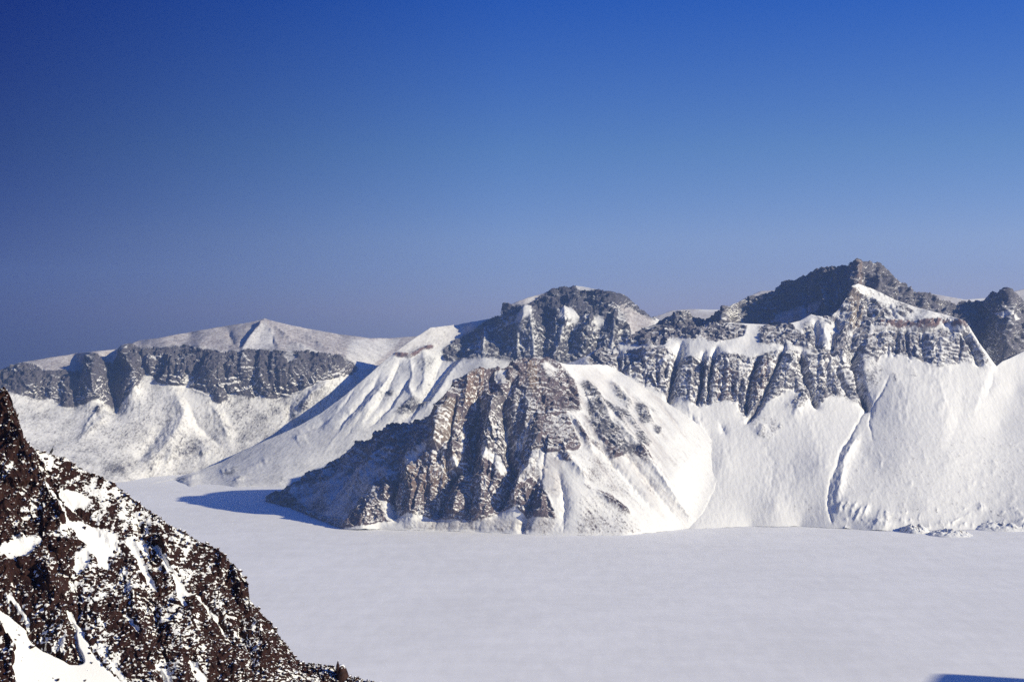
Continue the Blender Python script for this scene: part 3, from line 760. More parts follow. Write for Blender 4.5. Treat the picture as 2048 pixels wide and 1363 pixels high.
    c(14, 6, [(1330, 700), (1326, 740), (1330, 785)], 0); c(16, 8, [(1385, 720), (1380, 770), (1378, 800)], 0); c(14, 9, [(1412, 730), (1408, 800)], 0.1); c(14, 12, [(1455, 715), (1452, 790)], 0.1); c(16, 8, [(1535, 715), (1522, 760), (1506, 810)], 0.1); c(18, 14, [(1582, 710), (1575, 750), (1560, 785)], 0.1)
    c(16, 7, [(1640, 715), (1645, 760), (1650, 785)], 0.1); c(14, 6, [(1670, 750), (1675, 790)]); c(16, 6, [(1700, 735), (1712, 770), (1722, 800)])
    s.cracks(60, 1240, 1725, [(t_[0], t_[1]) for t_ in top[:13]], [(b_[0], b_[1]) for b_ in base[:24]], 9, 7, -0.1)
    s.cracks(30, 1745, 1960, [(1740, 660), (1960, 660)], [(1740, 712), (1960, 725)], 8, 8)
    # upper terraces right
    c(-26, 14, [(1712, 662), (1705, 690), (1708, 712)], 0); c(18, 6, [(1690, 655), (1686, 705)], 0); c(-16, 8, [(1668, 668), (1665, 705)], 0); c(14, 6, [(1645, 650), (1658, 700)], 0); c(-16, 7, [(1632, 645), (1636, 690)], 0)
    c(-14, 6, [(1797, 662), (1794, 700)], 0); c(-16, 6, [(1812, 664), (1814, 700)], 0); c(14, 12, [(1772, 662), (1768, 705)], 0); c(18, 20, [(1885, 665), (1880, 725)], 0); c(-12, 8, [(1848, 665), (1846, 715)], 0); c(-18, 7, [(1932, 668), (1946, 700), (1958, 725)], 0); c(12, 5, [(1945, 670), (1975, 715)], 0)
    c(-18, 8, [(1735, 598), (1738, 630)], 0); c(-8, 4, [(1780, 610), (1790, 635)], 0); c(22, 8, [(1704, 575), (1703, 610), (1699, 650)], 0); c(-14, 8, [(1672, 640), (1675, 655)], 0)
    # band of dark steep rock under the ledge
    c(6, 5, [(1760, 648), (1850, 648), (1930, 650)], 0); c(-7, 5, [(1752, 661), (1850, 661), (1925, 664)], 0)
    # snow channel down to the shore
    c(-4.5, 2.5, [(1733, 812), (1716, 845), (1700, 875), (1681, 902), (1674, 930), (1661, 960), (1656, 990), (1657, 1020), (1664, 1045)], 0.03)
    c(-4.5, 2.6, [(1778, 750), (1768, 775), (1752, 800), (1742, 825), (1738, 850), (1746, 880)], 0.15); c(6, 9, [(1716, 870), (1690, 915), (1682, 950), (1674, 1000)], 0.2)
    c(4, 22, [(1862, 742), (1886, 785), (1894, 835), (1885, 880)]); c(-3, 20, [(1925, 760), (1922, 820), (1900, 890)]); c(3, 30, [(1800, 740), (1805, 800), (1810, 860)]); c(4, 14, [(1975, 745), (1960, 790), (1945, 830)]); c(-3, 10, [(1990, 745), (1975, 790)])
    c(3, 20, [(1440, 850), (1450, 900), (1440, 960)]); c(3, 30, [(1610, 830), (1640, 900), (1630, 960)]); c(-3, 22, [(1520, 870), (1545, 930), (1540, 1000)]); c(-2.5, 18, [(1590, 900), (1585, 960), (1560, 1010)]); c(12, 18, [(1530, 850), (1515, 870)]); c(10, 14, [(1600, 795), (1590, 830)]); c(14, 6, [(1600, 785), (1612, 805)])
    c(6, 10, [(1375, 815), (1395, 850), (1410, 880)]); c(-6, 5, [(1382, 825), (1390, 855)]); c(-5, 5, [(1440, 845), (1452, 870)])
    for k in range(120):   # hummocks on the debris fan
        x = 1690 + 350 * rng.random(); y = 880 + 165 * rng.random()
        c(0.3 + 0.7 * rng.random(), 2 + 3 * rng.random(), [(x, y), (x + 10 * rng.random() - 3, y + 5 + 9 * rng.random())])
    for x, y in ((1678, 1012), (1690, 1010), (1703, 1015), (1715, 1022), (1728, 1018)):
        c(4, 4, [(x + 8, y - 8), (x - 3, y + 14)])
    c(5, 12, [(1745, 1040), (1780, 1050)])
    for k in range(70):   # rubble apron along the shore
        x = 1685 + 380 * rng.random(); y = 1012 + 46 * rng.random() ** 0.7
        c(0.6 + 1.8 * rng.random(), 2 + 3.5 * rng.random(), [(x, y), (x + 14 * rng.random(), y + 5 * rng.random() - 1)])
    s.col[:] = (0.15, 0.14, 0.152); s.dens[:] = 0.04; s.dust[:] = 0.0
    low = [(b[0], b[1]) for b in base[1:26]] + [(1760, 712), (1745, 690)] + [(b[0], b[1]) for b in reversed(top[:12])]
    f('dens', 0.74, low)
    f('dens', 0.66, [(1172, 740), (1172, 712), (1200, 692), (1240, 682), (1240, 735)])
    f('dens', 0.92, [(1240, 690), (1262, 672), (1290, 666), (1330, 656), (1400, 649), (1440, 643), (1495, 650), (1488, 672), (1460, 678), (1430, 684), (1395, 676), (1350, 678), (1345, 665), (1330, 690), (1290, 690)])
    f('dens', 0.78, [(1515, 655), (1540, 648), (1580, 648), (1600, 665), (1630, 700), (1600, 695), (1560, 690), (1520, 690)])
    f('dens', 0.66, [(1600, 645), (1625, 640), (1650, 690), (1660, 706), (1625, 705), (1612, 690)])
    f('dens', 0.72, [(1660, 650), (1740, 650), (1745, 700), (1730, 712), (1660, 708)])
    f('dens', 0.15, [(1655, 640), (1672, 648), (1688, 655), (1668, 668), (1650, 660)]); f('dens', 0.1, [(1700, 655), (1715, 665), (1705, 672)]); f('dens', 0.1, [(1680, 708), (1695, 712), (1700, 725), (1690, 722)])
    s.ledges(75, 1235, 1720, [(t_[0], t_[1]) for t_ in top[:13]], [(b_[0], b_[1]) for b_ in base[:24]], 17)
    f('dens', 0.36, [(1716, 566), (1745, 575), (1800, 602), (1850, 618), (1930, 640), (1760, 642), (1740, 610)])
    f('dens', 0.62, [(1625, 632), (1660, 630), (1690, 590), (1702, 568), (1700, 650), (1660, 650)])
    up = [(1738, 680), (1748, 660), (1760, 654), (1850, 650), (1935, 650), (1960, 690), (1993, 733), (1975, 734), (1955, 722), (1920, 727), (1880, 737), (1850, 729), (1815, 712), (1790, 707), (1760, 712), (1735, 712)]
    f('dens', 0.68, up)
    s.ledges(45, 1740, 1960, [(1740, 662), (1960, 668)], [(1740, 712), (1880, 735), (1960, 725)], 18)
    f('dens', 0.15, [(1755, 654), (1930, 655), (1925, 662), (1860, 664), (1800, 663), (1758, 662)]); f('dens', 0.12, [(1940, 660), (1955, 672), (1992, 730), (1985, 730), (1955, 690)])
    f('dens', 0.9, [(1690, 650), (1690, 590), (1700, 566), (1722, 590), (1750, 600), (1770, 630), (1762, 652)]); f('dens', 0.95, [(1760, 642), (1930, 644), (1934, 653), (1760, 655)])
    f('dens', 0.8, [(1792, 612), (1812, 608), (1828, 622), (1808, 634), (1795, 628)]); f('dens', 0.85, [(1768, 610), (1785, 632), (1778, 634), (1762, 615)])
    f('dens', 0.1, [(1703, 566), (1716, 565), (1742, 578), (1740, 584), (1725, 578), (1712, 578)])
    f('col', ORANGE, [(1696, 618), (1722, 618), (1722, 652), (1698, 655)]); f('col', (0.16, 0.13, 0.115), [(1696, 575), (1722, 575), (1722, 618), (1698, 618)])
    f('col', (0.15, 0.10, 0.095), [(1760, 642), (1930, 644), (1934, 654), (1760, 656)]); f('col', (0.125, 0.098, 0.10), [(1430, 740), (1475, 740), (1475, 800), (1430, 800)]); f('col', (0.13, 0.10, 0.10), [(1500, 720), (1550, 720), (1520, 800), (1505, 800)])
    for q, d in (([(1582, 800), (1592, 790), (1606, 786), (1618, 802), (1606, 815), (1592, 822), (1575, 812)], 0.62), ([(1500, 845), (1540, 825), (1560, 850), (1545, 880), (1525, 880), (1505, 865)], 0.33), ([(1720, 720), (1745, 716), (1765, 735), (1768, 770), (1745, 772), (1735, 800), (1722, 770)], 0.42), ([(1785, 745), (1792, 748), (1800, 760), (1790, 762)], 0.8), ([(1808, 735), (1825, 735), (1835, 755), (1820, 755)], 0.4),
                 ([(1555, 848), (1564, 845), (1566, 858), (1556, 858)], 0.8), ([(1518, 862), (1530, 865), (1525, 875), (1515, 872)], 0.6), ([(1344, 820), (1370, 825), (1385, 850), (1360, 845)], 0.3), ([(1640, 860), (1660, 870), (1680, 890), (1650, 880)], 0.1), ([(1560, 785), (1600, 775), (1570, 800)], 0.12), ([(1585, 1005), (1660, 995), (1655, 1015), (1590, 1020)], 0.27), ([(1670, 1005), (1735, 1010), (1730, 1030), (1672, 1025)], 0.30), ([(1690, 870), (2030, 870), (2030, 1035), (1700, 1040)], 0.12)):
        f('dens', d, q)
    s.speck[:] = 0.24
    s.field('speck', 0.36, [(1690, 860), (2060, 860), (2060, 1062), (1690, 1062)])
    s.field('speck', 0.5, [(1690, 1010), (2060, 1015), (2060, 1062), (1690, 1062)])
    s.dust += 0.09
    s.finish(rock_amp=0.95, snow_amp=0.5, thr=0.585, grain=0.9, big=0.4, streak=3.2, soft=70, hard=0.4, wide=0.8)
    root = empty('mountain_right', (700, 3200, 0))
    tag(root, 'right caldera wall with broken grey cliff band above bright snow slopes', 'mountain', kind='structure')
    s.build('mountain', root, MAT_FAR, SPLIT)
build_right_wall()

# ------------------------------------------------------------------ rocky headland standing out into the lake
def build_headland():
    foot = [(533, 1003.5), (570, 1013), (600, 1023), (640, 1040), (690, 1058), (760, 1058), (830, 1060), (950, 1063), (1050, 1068), (1150, 1070), (1250, 1070), (1300, 1065), (1360, 1058), (1400, 1055), (1500, 1052)]
    crest = [(533, 1002), (545, 992), (560, 984), (585, 970), (605, 957), (618, 942), (628, 938), (638, 943), (665, 922), (685, 908), (700, 896), (715, 886), (740, 878), (755, 864), (770, 855), (800, 850), (830, 846), (850, 840), (866, 826), (878, 812), (886, 796), (893, 798), (904, 782), (910, 762), (924, 758), (936, 748), (950, 740), (960, 737), (972, 740), (978, 735), (986, 733), (1000, 737), (1016, 734), (1022, 724), (1040, 717), (1070, 714), (1100, 719), (1130, 727), (1150, 729), (1180, 728), (1215, 729), (1232, 738), (1262, 758), (1300, 782), (1340, 808), (1400, 850), (1440, 900), (1500, 990)]
    ctrl = shore(foot, 45)
    ctrl += densify([(533, 1002, 3360), (560, 984, 3370), (605, 957, 3390), (628, 938, 3400), (665, 922, 3400), (700, 896, 3390), (740, 878, 3370), (770, 855, 3350), (800, 850, 3320), (830, 846, 3280), (850, 840, 3230), (866, 826, 3160), (886, 796, 3090), (910, 762, 3095), (936, 748, 3110), (960, 737, 3130), (1000, 737, 3150), (1040, 717, 3190), (1070, 714, 3210), (1100, 719, 3230), (1150, 729, 3260), (1215, 729, 3320), (1232, 738, 3325), (1300, 782, 3270), (1340, 808, 3240), (1400, 850, 3200), (1440, 900, 3150), (1500, 990, 3060)], 40)
    ctrl += [(690, 1050, 2930), (715, 1015, 2960), (748, 975, 2985), (775, 952, 2995), (815, 930, 3005), (838, 900, 3030), (858, 870, 3050), (875, 840, 3062),
             (650, 1000, 3120), (650, 960, 3260), (600, 990, 3290), (700, 960, 3160), (740, 930, 3150), (780, 900, 3170), (820, 880, 3160), (720, 1000, 3010), (760, 955, 3040), (800, 930, 3050),
             (760, 1020, 2945), (800, 1000, 2955), (830, 1000, 2945), (870, 950, 2965), (900, 900, 2995), (900, 840, 3040), (930, 800, 3075), (950, 850, 3040), (950, 960, 2950), (950, 1020, 2905), (880, 1020, 2925),
             (1000, 850, 3030), (1000, 800, 3075), (1000, 900, 2985), (1040, 900, 2995), (1050, 950, 2940), (1050, 1020, 2885), (1060, 830, 3065), (1050, 770, 3120), (1100, 800, 3105), (1100, 760, 3150), (1130, 840, 3065), (1100, 900, 2985), (1100, 1000, 2895), (1150, 1000, 2890), (1150, 930, 2955),
             (1140, 770, 3170), (1200, 900, 3010), (1200, 1000, 2905), (1200, 800, 3165), (1250, 820, 3150), (1300, 850, 3125), (1300, 950, 2995), (1350, 950, 3010), (1350, 870, 3125), (1400, 900, 3120), (1400, 980, 3020), (1440, 960, 3060), (1250, 1000, 2920), (1300, 1010, 2930), (1200, 760, 3240), (1260, 780, 3240)]
    s = Sheet(533, 1500, foot, crest, ctrl, du=1.35, rows=290, crest_noise=1.5, warp=3.5)
    c, f, st = s.carve, s.field, s.stroke
    # chutes
    c(-40, 15, [(968, 760), (956, 800), (950, 850), (945, 900), (938, 950)], 0.12); c(-40, 11, [(1012, 800), (1018, 850), (1022, 900), (1028, 935), (1012, 980), (992, 1022)], 0.1)
    c(-34, 13, [(918, 925), (898, 960), (882, 1000), (872, 1030)], 0.1); c(-18, 6, [(946, 970), (940, 1000), (932, 1036)], 0.1); c(-18, 7, [(1076, 955), (1062, 1000), (1052, 1030), (1042, 1062)], 0.1)
    c(-26, 10, [(792, 945), (786, 990), (790, 1035)], 0.1); c(-14, 5, [(908, 858), (890, 885), (872, 922)], 0.1); c(-24, 9, [(984, 738), (988, 775)], 0); c(-16, 8, [(1030, 755), (1014, 790), (1004, 830)], 0.1); c(-12, 5, [(855, 950), (850, 1000), (846, 1035)]); c(-14, 5, [(1050, 860), (1040, 900), (1050, 935)]); c(-10, 4, [(1082, 780), (1090, 820)])
    s.cracks(60, 800, 1110, [(800, 930), (860, 880), (890, 800), (960, 745), (1110, 740)], [(800, 1035), (1110, 1030)], 8, 10, -0.15)
    # buttresses
    c(26, 13, [(900, 775), (893, 820), (884, 870), (874, 905)], 0.1); c(14, 7, [(935, 755), (932, 790), (930, 815)], 0); c(10, 6, [(962, 745), (962, 780)], 0); c(12, 11, [(748, 980), (738, 1010), (725, 1050)], 0.5); c(11, 6, [(776, 954), (774, 975), (771, 1000)], 0.5); c(18, 12, [(826, 935), (826, 985), (822, 1035)], 0.1)
    c(22, 13, [(985, 785), (980, 840), (972, 900), (962, 940)], 0.1); c(18, 11, [(918, 985), (912, 1030)], 0.1); c(20, 14, [(972, 950), (968, 1000), (962, 1030)], 0.1); c(14, 8, [(905, 895), (912, 930)], 0.1); c(16, 14, [(1065, 920), (1040, 960), (1030, 1010)], 0.1); c(12, 10, [(1085, 990), (1082, 1030)], 0.1); c(14, 16, [(1060, 860), (1085, 880)])
    c(-10, 14, [(760, 870), (700, 940), (660, 1000)]); c(10, 12, [(800, 865), (740, 930), (700, 990)]); c(-9, 12, [(700, 905), (640, 960), (610, 1000)]); c(9, 8, [(628, 942), (600, 975), (570, 1000)])
    c(10, 4, [(860, 880), (835, 905), (812, 928)], 0.1)
    # ribs of bare rock on the lit flank
    for p in ([(1168, 764), (1200, 800), (1220, 830)], [(1185, 815), (1215, 860), (1245, 908)], [(1225, 770), (1262, 810)], [(1280, 812), (1302, 842)], [(1135, 825), (1165, 870), (1185, 905)], [(1195, 985), (1260, 1025)], [(1240, 850), (1300, 925), (1380, 1040)], [(1130, 905), (1172, 958)]):
        c(7, 6, p)
    c(-5, 6, [(1175, 860), (1230, 930), (1300, 1010)]); c(-5, 6, [(1225, 870), (1290, 950), (1350, 1030)]); c(-7, 8, [(1115, 940), (1130, 1000), (1125, 1050)]); c(2, 8, [(1430, 900), (1442, 940), (1425, 985), (1395, 1040)]); c(-3, 12, [(1462, 920), (1460, 970), (1430, 1030)])
    x = 835
    while x < 1110:
        x += 5 + 22 * rng.random()
        c(-2 * rng.random(), 1.5 + 2 * rng.random(), [(x + 14 * rng.random(), 1038), (x, 1062)])
    s.col[:] = (0.105, 0.081, 0.085); s.dens[:] = 0.10; s.dust[:] = 0.10
    f('dens', 0.60, [(520, 1010), (533, 995), (620, 930), (700, 890), (770, 850), (850, 835), (880, 810), (885, 870), (860, 905), (805, 945), (750, 975), (690, 1058), (640, 1045), (580, 1020)])
    f('dens', 0.42, [(560, 1005), (610, 970), (680, 940), (750, 930), (790, 940), (740, 975), (695, 1040), (640, 1030)])
    f('dens', 0.85, [(533, 1005), (540, 985), (570, 985), (620, 938), (640, 940), (615, 965), (580, 990), (620, 1020), (590, 1025)])
    f('dens', 0.84, [(700, 890), (760, 855), (850, 838), (870, 825), (872, 880), (830, 910), (780, 905), (730, 900)])
    face = [(880, 800), (888, 790), (908, 758), (940, 742), (962, 734), (1000, 733), (1040, 714), (1100, 715), (1128, 735), (1148, 770), (1165, 822), (1130, 822), (1148, 858), (1162, 890), (1150, 905), (1110, 905), (1060, 905), (1072, 950), (1098, 1000), (1112, 1036), (1056, 1032), (1030, 1012), (990, 1025), (962, 1040), (868, 1036), (840, 1030), (800, 1030), (776, 1042), (690, 1055), (742, 982), (772, 948), (806, 940), (850, 900)]
    f('dens', 0.76, face)
    f('dens', 0.95, [(690, 1055), (744, 980), (758, 1000), (772, 1040), (740, 1050)]); f('dens', 0.92, [(880, 812), (908, 760), (922, 790), (922, 850), (905, 860), (880, 900), (868, 890)]); f('dens', 0.9, [(815, 935), (850, 925), (850, 1030), (805, 1030)]); f('dens', 0.92, [(880, 1030), (885, 1000), (925, 980), (928, 1034)])
    f('dens', 0.9, [(1095, 760), (1125, 755), (1132, 815), (1100, 820), (1080, 800)]); f('dens', 0.9, [(1030, 960), (1075, 960), (1110, 1032), (1058, 1028), (1025, 1010)]); f('dens', 0.95, [(960, 735), (995, 735), (1000, 760), (985, 790), (955, 800)])
    for q, d in (([(968, 900), (1000, 912), (1014, 935), (1005, 950), (985, 925), (960, 918)], 0.12), ([(990, 738), (1014, 740), (1010, 765), (995, 760)], 0.25), ([(1060, 905), (1075, 915), (1100, 1000), (1070, 960), (1050, 940)], 0.38), ([(1028, 940), (1060, 925), (1075, 950), (1040, 970), (1025, 960)], 0.4), ([(1010, 840), (1025, 840), (1015, 870)], 0.2), ([(915, 900), (928, 860), (930, 900)], 0.3), ([(895, 915), (925, 905), (925, 925), (900, 940)], 0.42), ([(1030, 880), (1065, 830), (1055, 880), (1035, 900)], 0.35), ([(1090, 720), (1115, 740), (1100, 755), (1085, 735)], 0.3), ([(1080, 850), (1110, 830), (1145, 860), (1130, 880), (1090, 880)], 0.55), ([(1020, 735), (1040, 745), (1020, 770)], 0.45),
                 ([(945, 900), (955, 860), (935, 950), (928, 950)], 0.2), ([(772, 1040), (760, 1000), (785, 1000), (800, 1035)], 0.15), ([(812, 928), (858, 885), (862, 892), (818, 935)], 0.25)):
        f('dens', d, q)
    for q, d in (([(1160, 764), (1174, 760), (1202, 790), (1198, 802), (1175, 797)], 0.66), ([(1174, 800), (1196, 800), (1214, 828), (1242, 870), (1254, 906), (1235, 914), (1213, 890), (1188, 858), (1176, 828)], 0.66), ([(1216, 762), (1232, 768), (1262, 806), (1256, 820), (1236, 800)], 0.58), ([(1200, 795), (1220, 805), (1248, 835), (1240, 838), (1215, 815)], 0.75), ([(1268, 806), (1290, 808), (1306, 842), (1284, 848), (1274, 830)], 0.62), ([(1308, 848), (1322, 852), (1318, 870), (1308, 862)], 0.66), ([(1134, 742), (1150, 765), (1162, 815), (1142, 820)], 0.8), ([(1140, 828), (1150, 835), (1186, 900), (1176, 902)], 0.75), ([(1120, 905), (1136, 904), (1150, 926), (1125, 923)], 0.7), ([(1143, 895), (1152, 898), (1164, 922)], 0.8), ([(1150, 930), (1166, 940), (1174, 960), (1156, 946)], 0.8), ([(1162, 962), (1176, 972), (1190, 982), (1175, 976)], 0.85), ([(1190, 978), (1222, 992), (1264, 1027), (1250, 1024), (1215, 1002)], 0.85), ([(1180, 920), (1215, 960), (1200, 950)], 0.6), ([(1270, 790), (1300, 810), (1325, 830), (1290, 815)], 0.45), ([(1295, 965), (1312, 985), (1300, 980)], 0.5)):
        f('dens', d, q)
    f('dens', 0.33, [(1160, 990), (1200, 985), (1260, 1030), (1285, 1064), (1150, 1068), (1160, 1020)]); f('dens', 0.26, [(1130, 900), (1200, 900), (1290, 1010), (1230, 990), (1160, 950)]); f('dens', 0.3, [(800, 1040), (1110, 1040), (1110, 1066), (800, 1058)])
    for p in ([(1150, 850), (1190, 915), (1240, 985)], [(1200, 870), (1270, 960), (1330, 1035)], [(1250, 910), (1310, 985), (1370, 1040)], [(1165, 745), (1225, 800), (1260, 850)], [(1190, 740), (1260, 800), (1330, 850)], [(1120, 935), (1140, 985)], [(1180, 745), (1240, 790)], [(1240, 895), (1290, 950), (1350, 1010)]):
        st('dust', 0.32, 4, p)
    for p in ([(1255, 900), (1320, 975), (1385, 1040)], [(1230, 960), (1290, 1020)], [(1160, 870), (1215, 950)], [(1265, 880), (1330, 950)]):
        st('dens', 0.30, 2.0, p)
    for k in range(60):
        t_ = rng.random(); x = 1165 + 120 * rng.random(); y = 755 + 0.75 * (x - 1165) + 110 * rng.random() ** 1.5; ln = 8 + 34 * rng.random()
        st('dens', 0.55 + 0.3 * t_, 1.2 + 1.8 * rng.random(), [(x, y), (x + ln * 0.6, y + ln * 0.85)])
    for k in range(46):
        x = 1140 + 170 * rng.random(); y = 745 + 190 * rng.random(); ln = 30 + 90 * rng.random()
        st('dust', 0.45, 1.2 + 1.5 * rng.random(), [(x, y), (x + ln * 0.62, y + ln * 0.8)])
        if k % 2:
            c(-1.6 * rng.random(), 1.6 + 1.5 * rng.random(), [(x + 4, y), (x + 4 + ln * 0.62, y + ln * 0.8)])
    s.ledges(50, 800, 1110, [(800, 935), (860, 885), (890, 805), (960, 750), (1110, 745)], [(800, 1035), (1110, 1030)], 21, 0.15)
    f('fm', 0.5, [(850, 900), (866, 826), (884, 795), (908, 770), (925, 790), (925, 850), (905, 870), (880, 915), (860, 930)])
    f('dust', 0.4, [(1090, 905), (1125, 925), (1120, 990), (1105, 1000), (1080, 950)])
    f('dust', 0.35, [(835, 1036), (1105, 1036), (1105, 1062), (835, 1056)])
    f('col', ORANGE, [(880, 812), (890, 800), (912, 800), (922, 840), (905, 862), (880, 900), (866, 900)]); f("col", (0.155, 0.108, 0.088), [(925, 745), (970, 738), (968, 785), (925, 815)]); f("col", (0.14, 0.10, 0.085), [(815, 930), (850, 915), (905, 900), (925, 920), (900, 960), (855, 985), (818, 985)]); f('col', (0.15, 0.11, 0.085), [(1052, 725), (1072, 725), (1080, 780), (1058, 790)]); f('col', (0.15, 0.105, 0.08), [(930, 920), (950, 915), (945, 985), (925, 985)])
    f('col', (0.115, 0.10, 0.105), [(985, 780), (1060, 780), (1080, 900), (1000, 940), (960, 900)]); f('col', (0.10, 0.095, 0.105), [(1160, 760), (1320, 800), (1320, 870), (1250, 915), (1180, 850)])
    s.speck[:] = 0.14
    s.field('speck', 0.45, [(1150, 990), (1200, 985), (1260, 1030), (1285, 1066), (1150, 1070)])
    s.finish(rock_amp=0.85, snow_amp=0.8, unit=0.85, thr=0.50, shear=0.85, grain=0.7, wide=0.8, streak=1.9)
    root = empty('rocky_headland', (100, 3050, 0))
    tag(root, 'brown rock headland with snow chutes jutting into the frozen lake', 'headland', kind='structure')
    s.build('mountain', root, MAT_FAR, SPLIT)
build_headland()

# ------------------------------------------------------------------ near rim outside the frame on the right: its shadow reaches the lake in the corner
def build_rim():
    foot_u = np.linspace(0, 1, 140)
    # crest of the rim in plan, running back past the viewer
    cx = np.interp(foot_u, [0, .18, .4, .7, 1], [1255, 1365, 1475, 1500, 1350])
    cy = np.interp(foot_u, [0, .18, .4, .7, 1], [1550, 1420, 1000, 200, -900])
    cz = np.interp(foot_u, [0, .1, .18, .4, .7, 1], [20, 225, 364, 425, 470, 480])
    t = np.linspace(-1, 1, 90)
    T, U = np.meshgrid(t, foot_u)
    X = cx[:, None] + T * 620; Y = cy[:, None] + T * 60
    Z = cz[:, None] * (1 - np.abs(T) ** 0.9)
    P = np.stack([X, Y, Z], -1)
    h = 40 * ridged(P, 260, 3, 0.5, seed=2.0) * (1 - np.abs(T)) * np.clip(Z / 120, 0, 1)
    P[..., 2] = np.maximum(P[..., 2] + h - 3, -3)
    r = np.clip(0.5 + 0.8 * fbm(P, 60, 4, 0.6), 0, 1)
    n = P.shape
    col = np.ones(n[:2] + (4,)); col[..., :3] = PURPLE
    me = mesh_from('caldera_rim', P.reshape(-1, 3), grid_faces(n[0], n[1]), MAT_FAR, {'rock': ('FLOAT', r.ravel()), 'dust': ('FLOAT', r.ravel() * 0), 'rock_color': ('FLOAT_COLOR', col.reshape(-1, 4))})
    o = link(bpy.data.objects.new('caldera_rim', me))
    tag(o, 'near caldera rim beyond the right edge whose shadow tips the lake', 'mountain', kind='structure')
build_rim()

# ------------------------------------------------------------------ haze of the cold air
def build_haze():
    x0, x1, y0, y1, z0, z1 = -6200, 6200, -3300, 6300, -6, 640
    V = np.array([(x, y, z) for z in (z0, z1) for y in (y0, y1) for x in (x0, x1)], float)
    Fc = np.array([(0, 2, 3, 1), (4, 5, 7, 6), (0, 1, 5, 4), (2, 6, 7, 3), (0, 4, 6, 2), (1, 3, 7, 5)])
    m = bpy.data.materials.new('thin_blue_air'); m.use_nodes = True
    n, l = m.node_tree.nodes, m.node_tree.links
    n.clear()
    o = n.new('ShaderNodeOutputMaterial'); v = n.new('ShaderNodeVolumePrincipled')
    v.inputs['Color'].default_value = (0.30, 0.50, 1.0, 1)
    v.inputs['Density'].default_value = 5.2e-5
    v.inputs['Anisotropy'].default_value = 0.0
    l.new(v.outputs[0], o.inputs['Volume'])
    ob = link(bpy.data.objects.new('haze', mesh_from('haze', V, Fc, m)))
    tag(ob, 'thin blue haze of cold air over the lake', 'haze', kind='stuff')
build_haze()

# ------------------------------------------------------------------ steep rubble slope in the foreground, bottom left
DARKROCK = (0.024, 0.0095, 0.0080)

def rock_material():
    m, n, l, b = new_mat('brown_rock_with_snow_caps')
    g = n.new('ShaderNodeNewGeometry')
    sp = n.new('ShaderNodeSeparateXYZ'); l.new(g.outputs['Normal'], sp.inputs[0])
    nz = n.new('ShaderNodeTexNoise'); nz.inputs['Scale'].default_value = 5.0; nz.inputs['Detail'].default_value = 3
    l.new(g.outputs['Position'], nz.inputs['Vector'])
    a = n.new('ShaderNodeMath'); a.operation = 'MULTIPLY_ADD'
    l.new(nz.outputs['Fac'], a.inputs[0]); a.inputs[1].default_value = 1.6; l.new(sp.outputs['Z'], a.inputs[2])
    r = n.new('ShaderNodeMapRange'); r.interpolation_type = 'SMOOTHSTEP'
    r.inputs['From Min'].default_value = 1.40; r.inputs['From Max'].default_value = 1.62
    l.new(a.outputs[0], r.inputs['Value'])
    n2 = n.new('ShaderNodeTexNoise'); n2.inputs['Scale'].default_value = 2.2; n2.inputs['Detail'].default_value = 5
    l.new(g.outputs['Position'], n2.inputs['Vector'])
    rc = n.new('ShaderNodeValToRGB')
    rc.color_ramp.elements[0].position = 0.3; rc.color_ramp.elements[0].color = (0.013, 0.0055, 0.0048, 1)
    rc.color_ramp.elements[1].position = 0.7; rc.color_ramp.elements[1].color = (0.04, 0.017, 0.013, 1)
    l.new(n2.outputs['Fac'], rc.inputs[0])
    mx = n.new('ShaderNodeMix'); mx.data_type = 'RGBA'
    l.new(r.outputs[0], mx.inputs['Factor']); l.new(rc.outputs[0], mx.inputs['A']); mx.inputs['B'].default_value = (0.86, 0.86, 0.86, 1)
    l.new(mx.outputs['Result'], b.inputs['Base Color'])
    b.inputs['Roughness'].default_value = 0.85; b.inputs['Specular IOR Level'].default_value = 0.2
    bp = n.new('ShaderNodeBump'); bp.inputs['Strength'].default_value = 0.4; bp.inputs['Distance'].default_value = 0.05
    l.new(n2.outputs['Fac'], bp.inputs['Height']); l.new(bp.outputs[0], b.inputs['Normal'])
    return m
MAT_ROCK = rock_material()

import bmesh
def hull_rock(seed, n=13, flat=0.8):
    r = np.random.default_rng(seed)
    p = r.normal(size=(n, 3)); p /= np.linalg.norm(p, axis=1)[:, None]
    p *= (0.75 + 0.35 * r.random((n, 1))); p[:, 2] *= flat
    bm = bmesh.new()
    for q in p: bm.verts.new(q)
    res = bmesh.ops.convex_hull(bm, input=bm.verts)
    bmesh.ops.delete(bm, geom=[v for v in bm.verts if not v.link_faces], context='VERTS')
    bmesh.ops.triangulate(bm, faces=bm.faces)
    bm.verts.index_update()
    V = np.array([v.co[:] for v in bm.verts]); Fc = np.array([[v.index for v in f.verts] for f in bm.faces])
    bm.free()
    return V, Fc

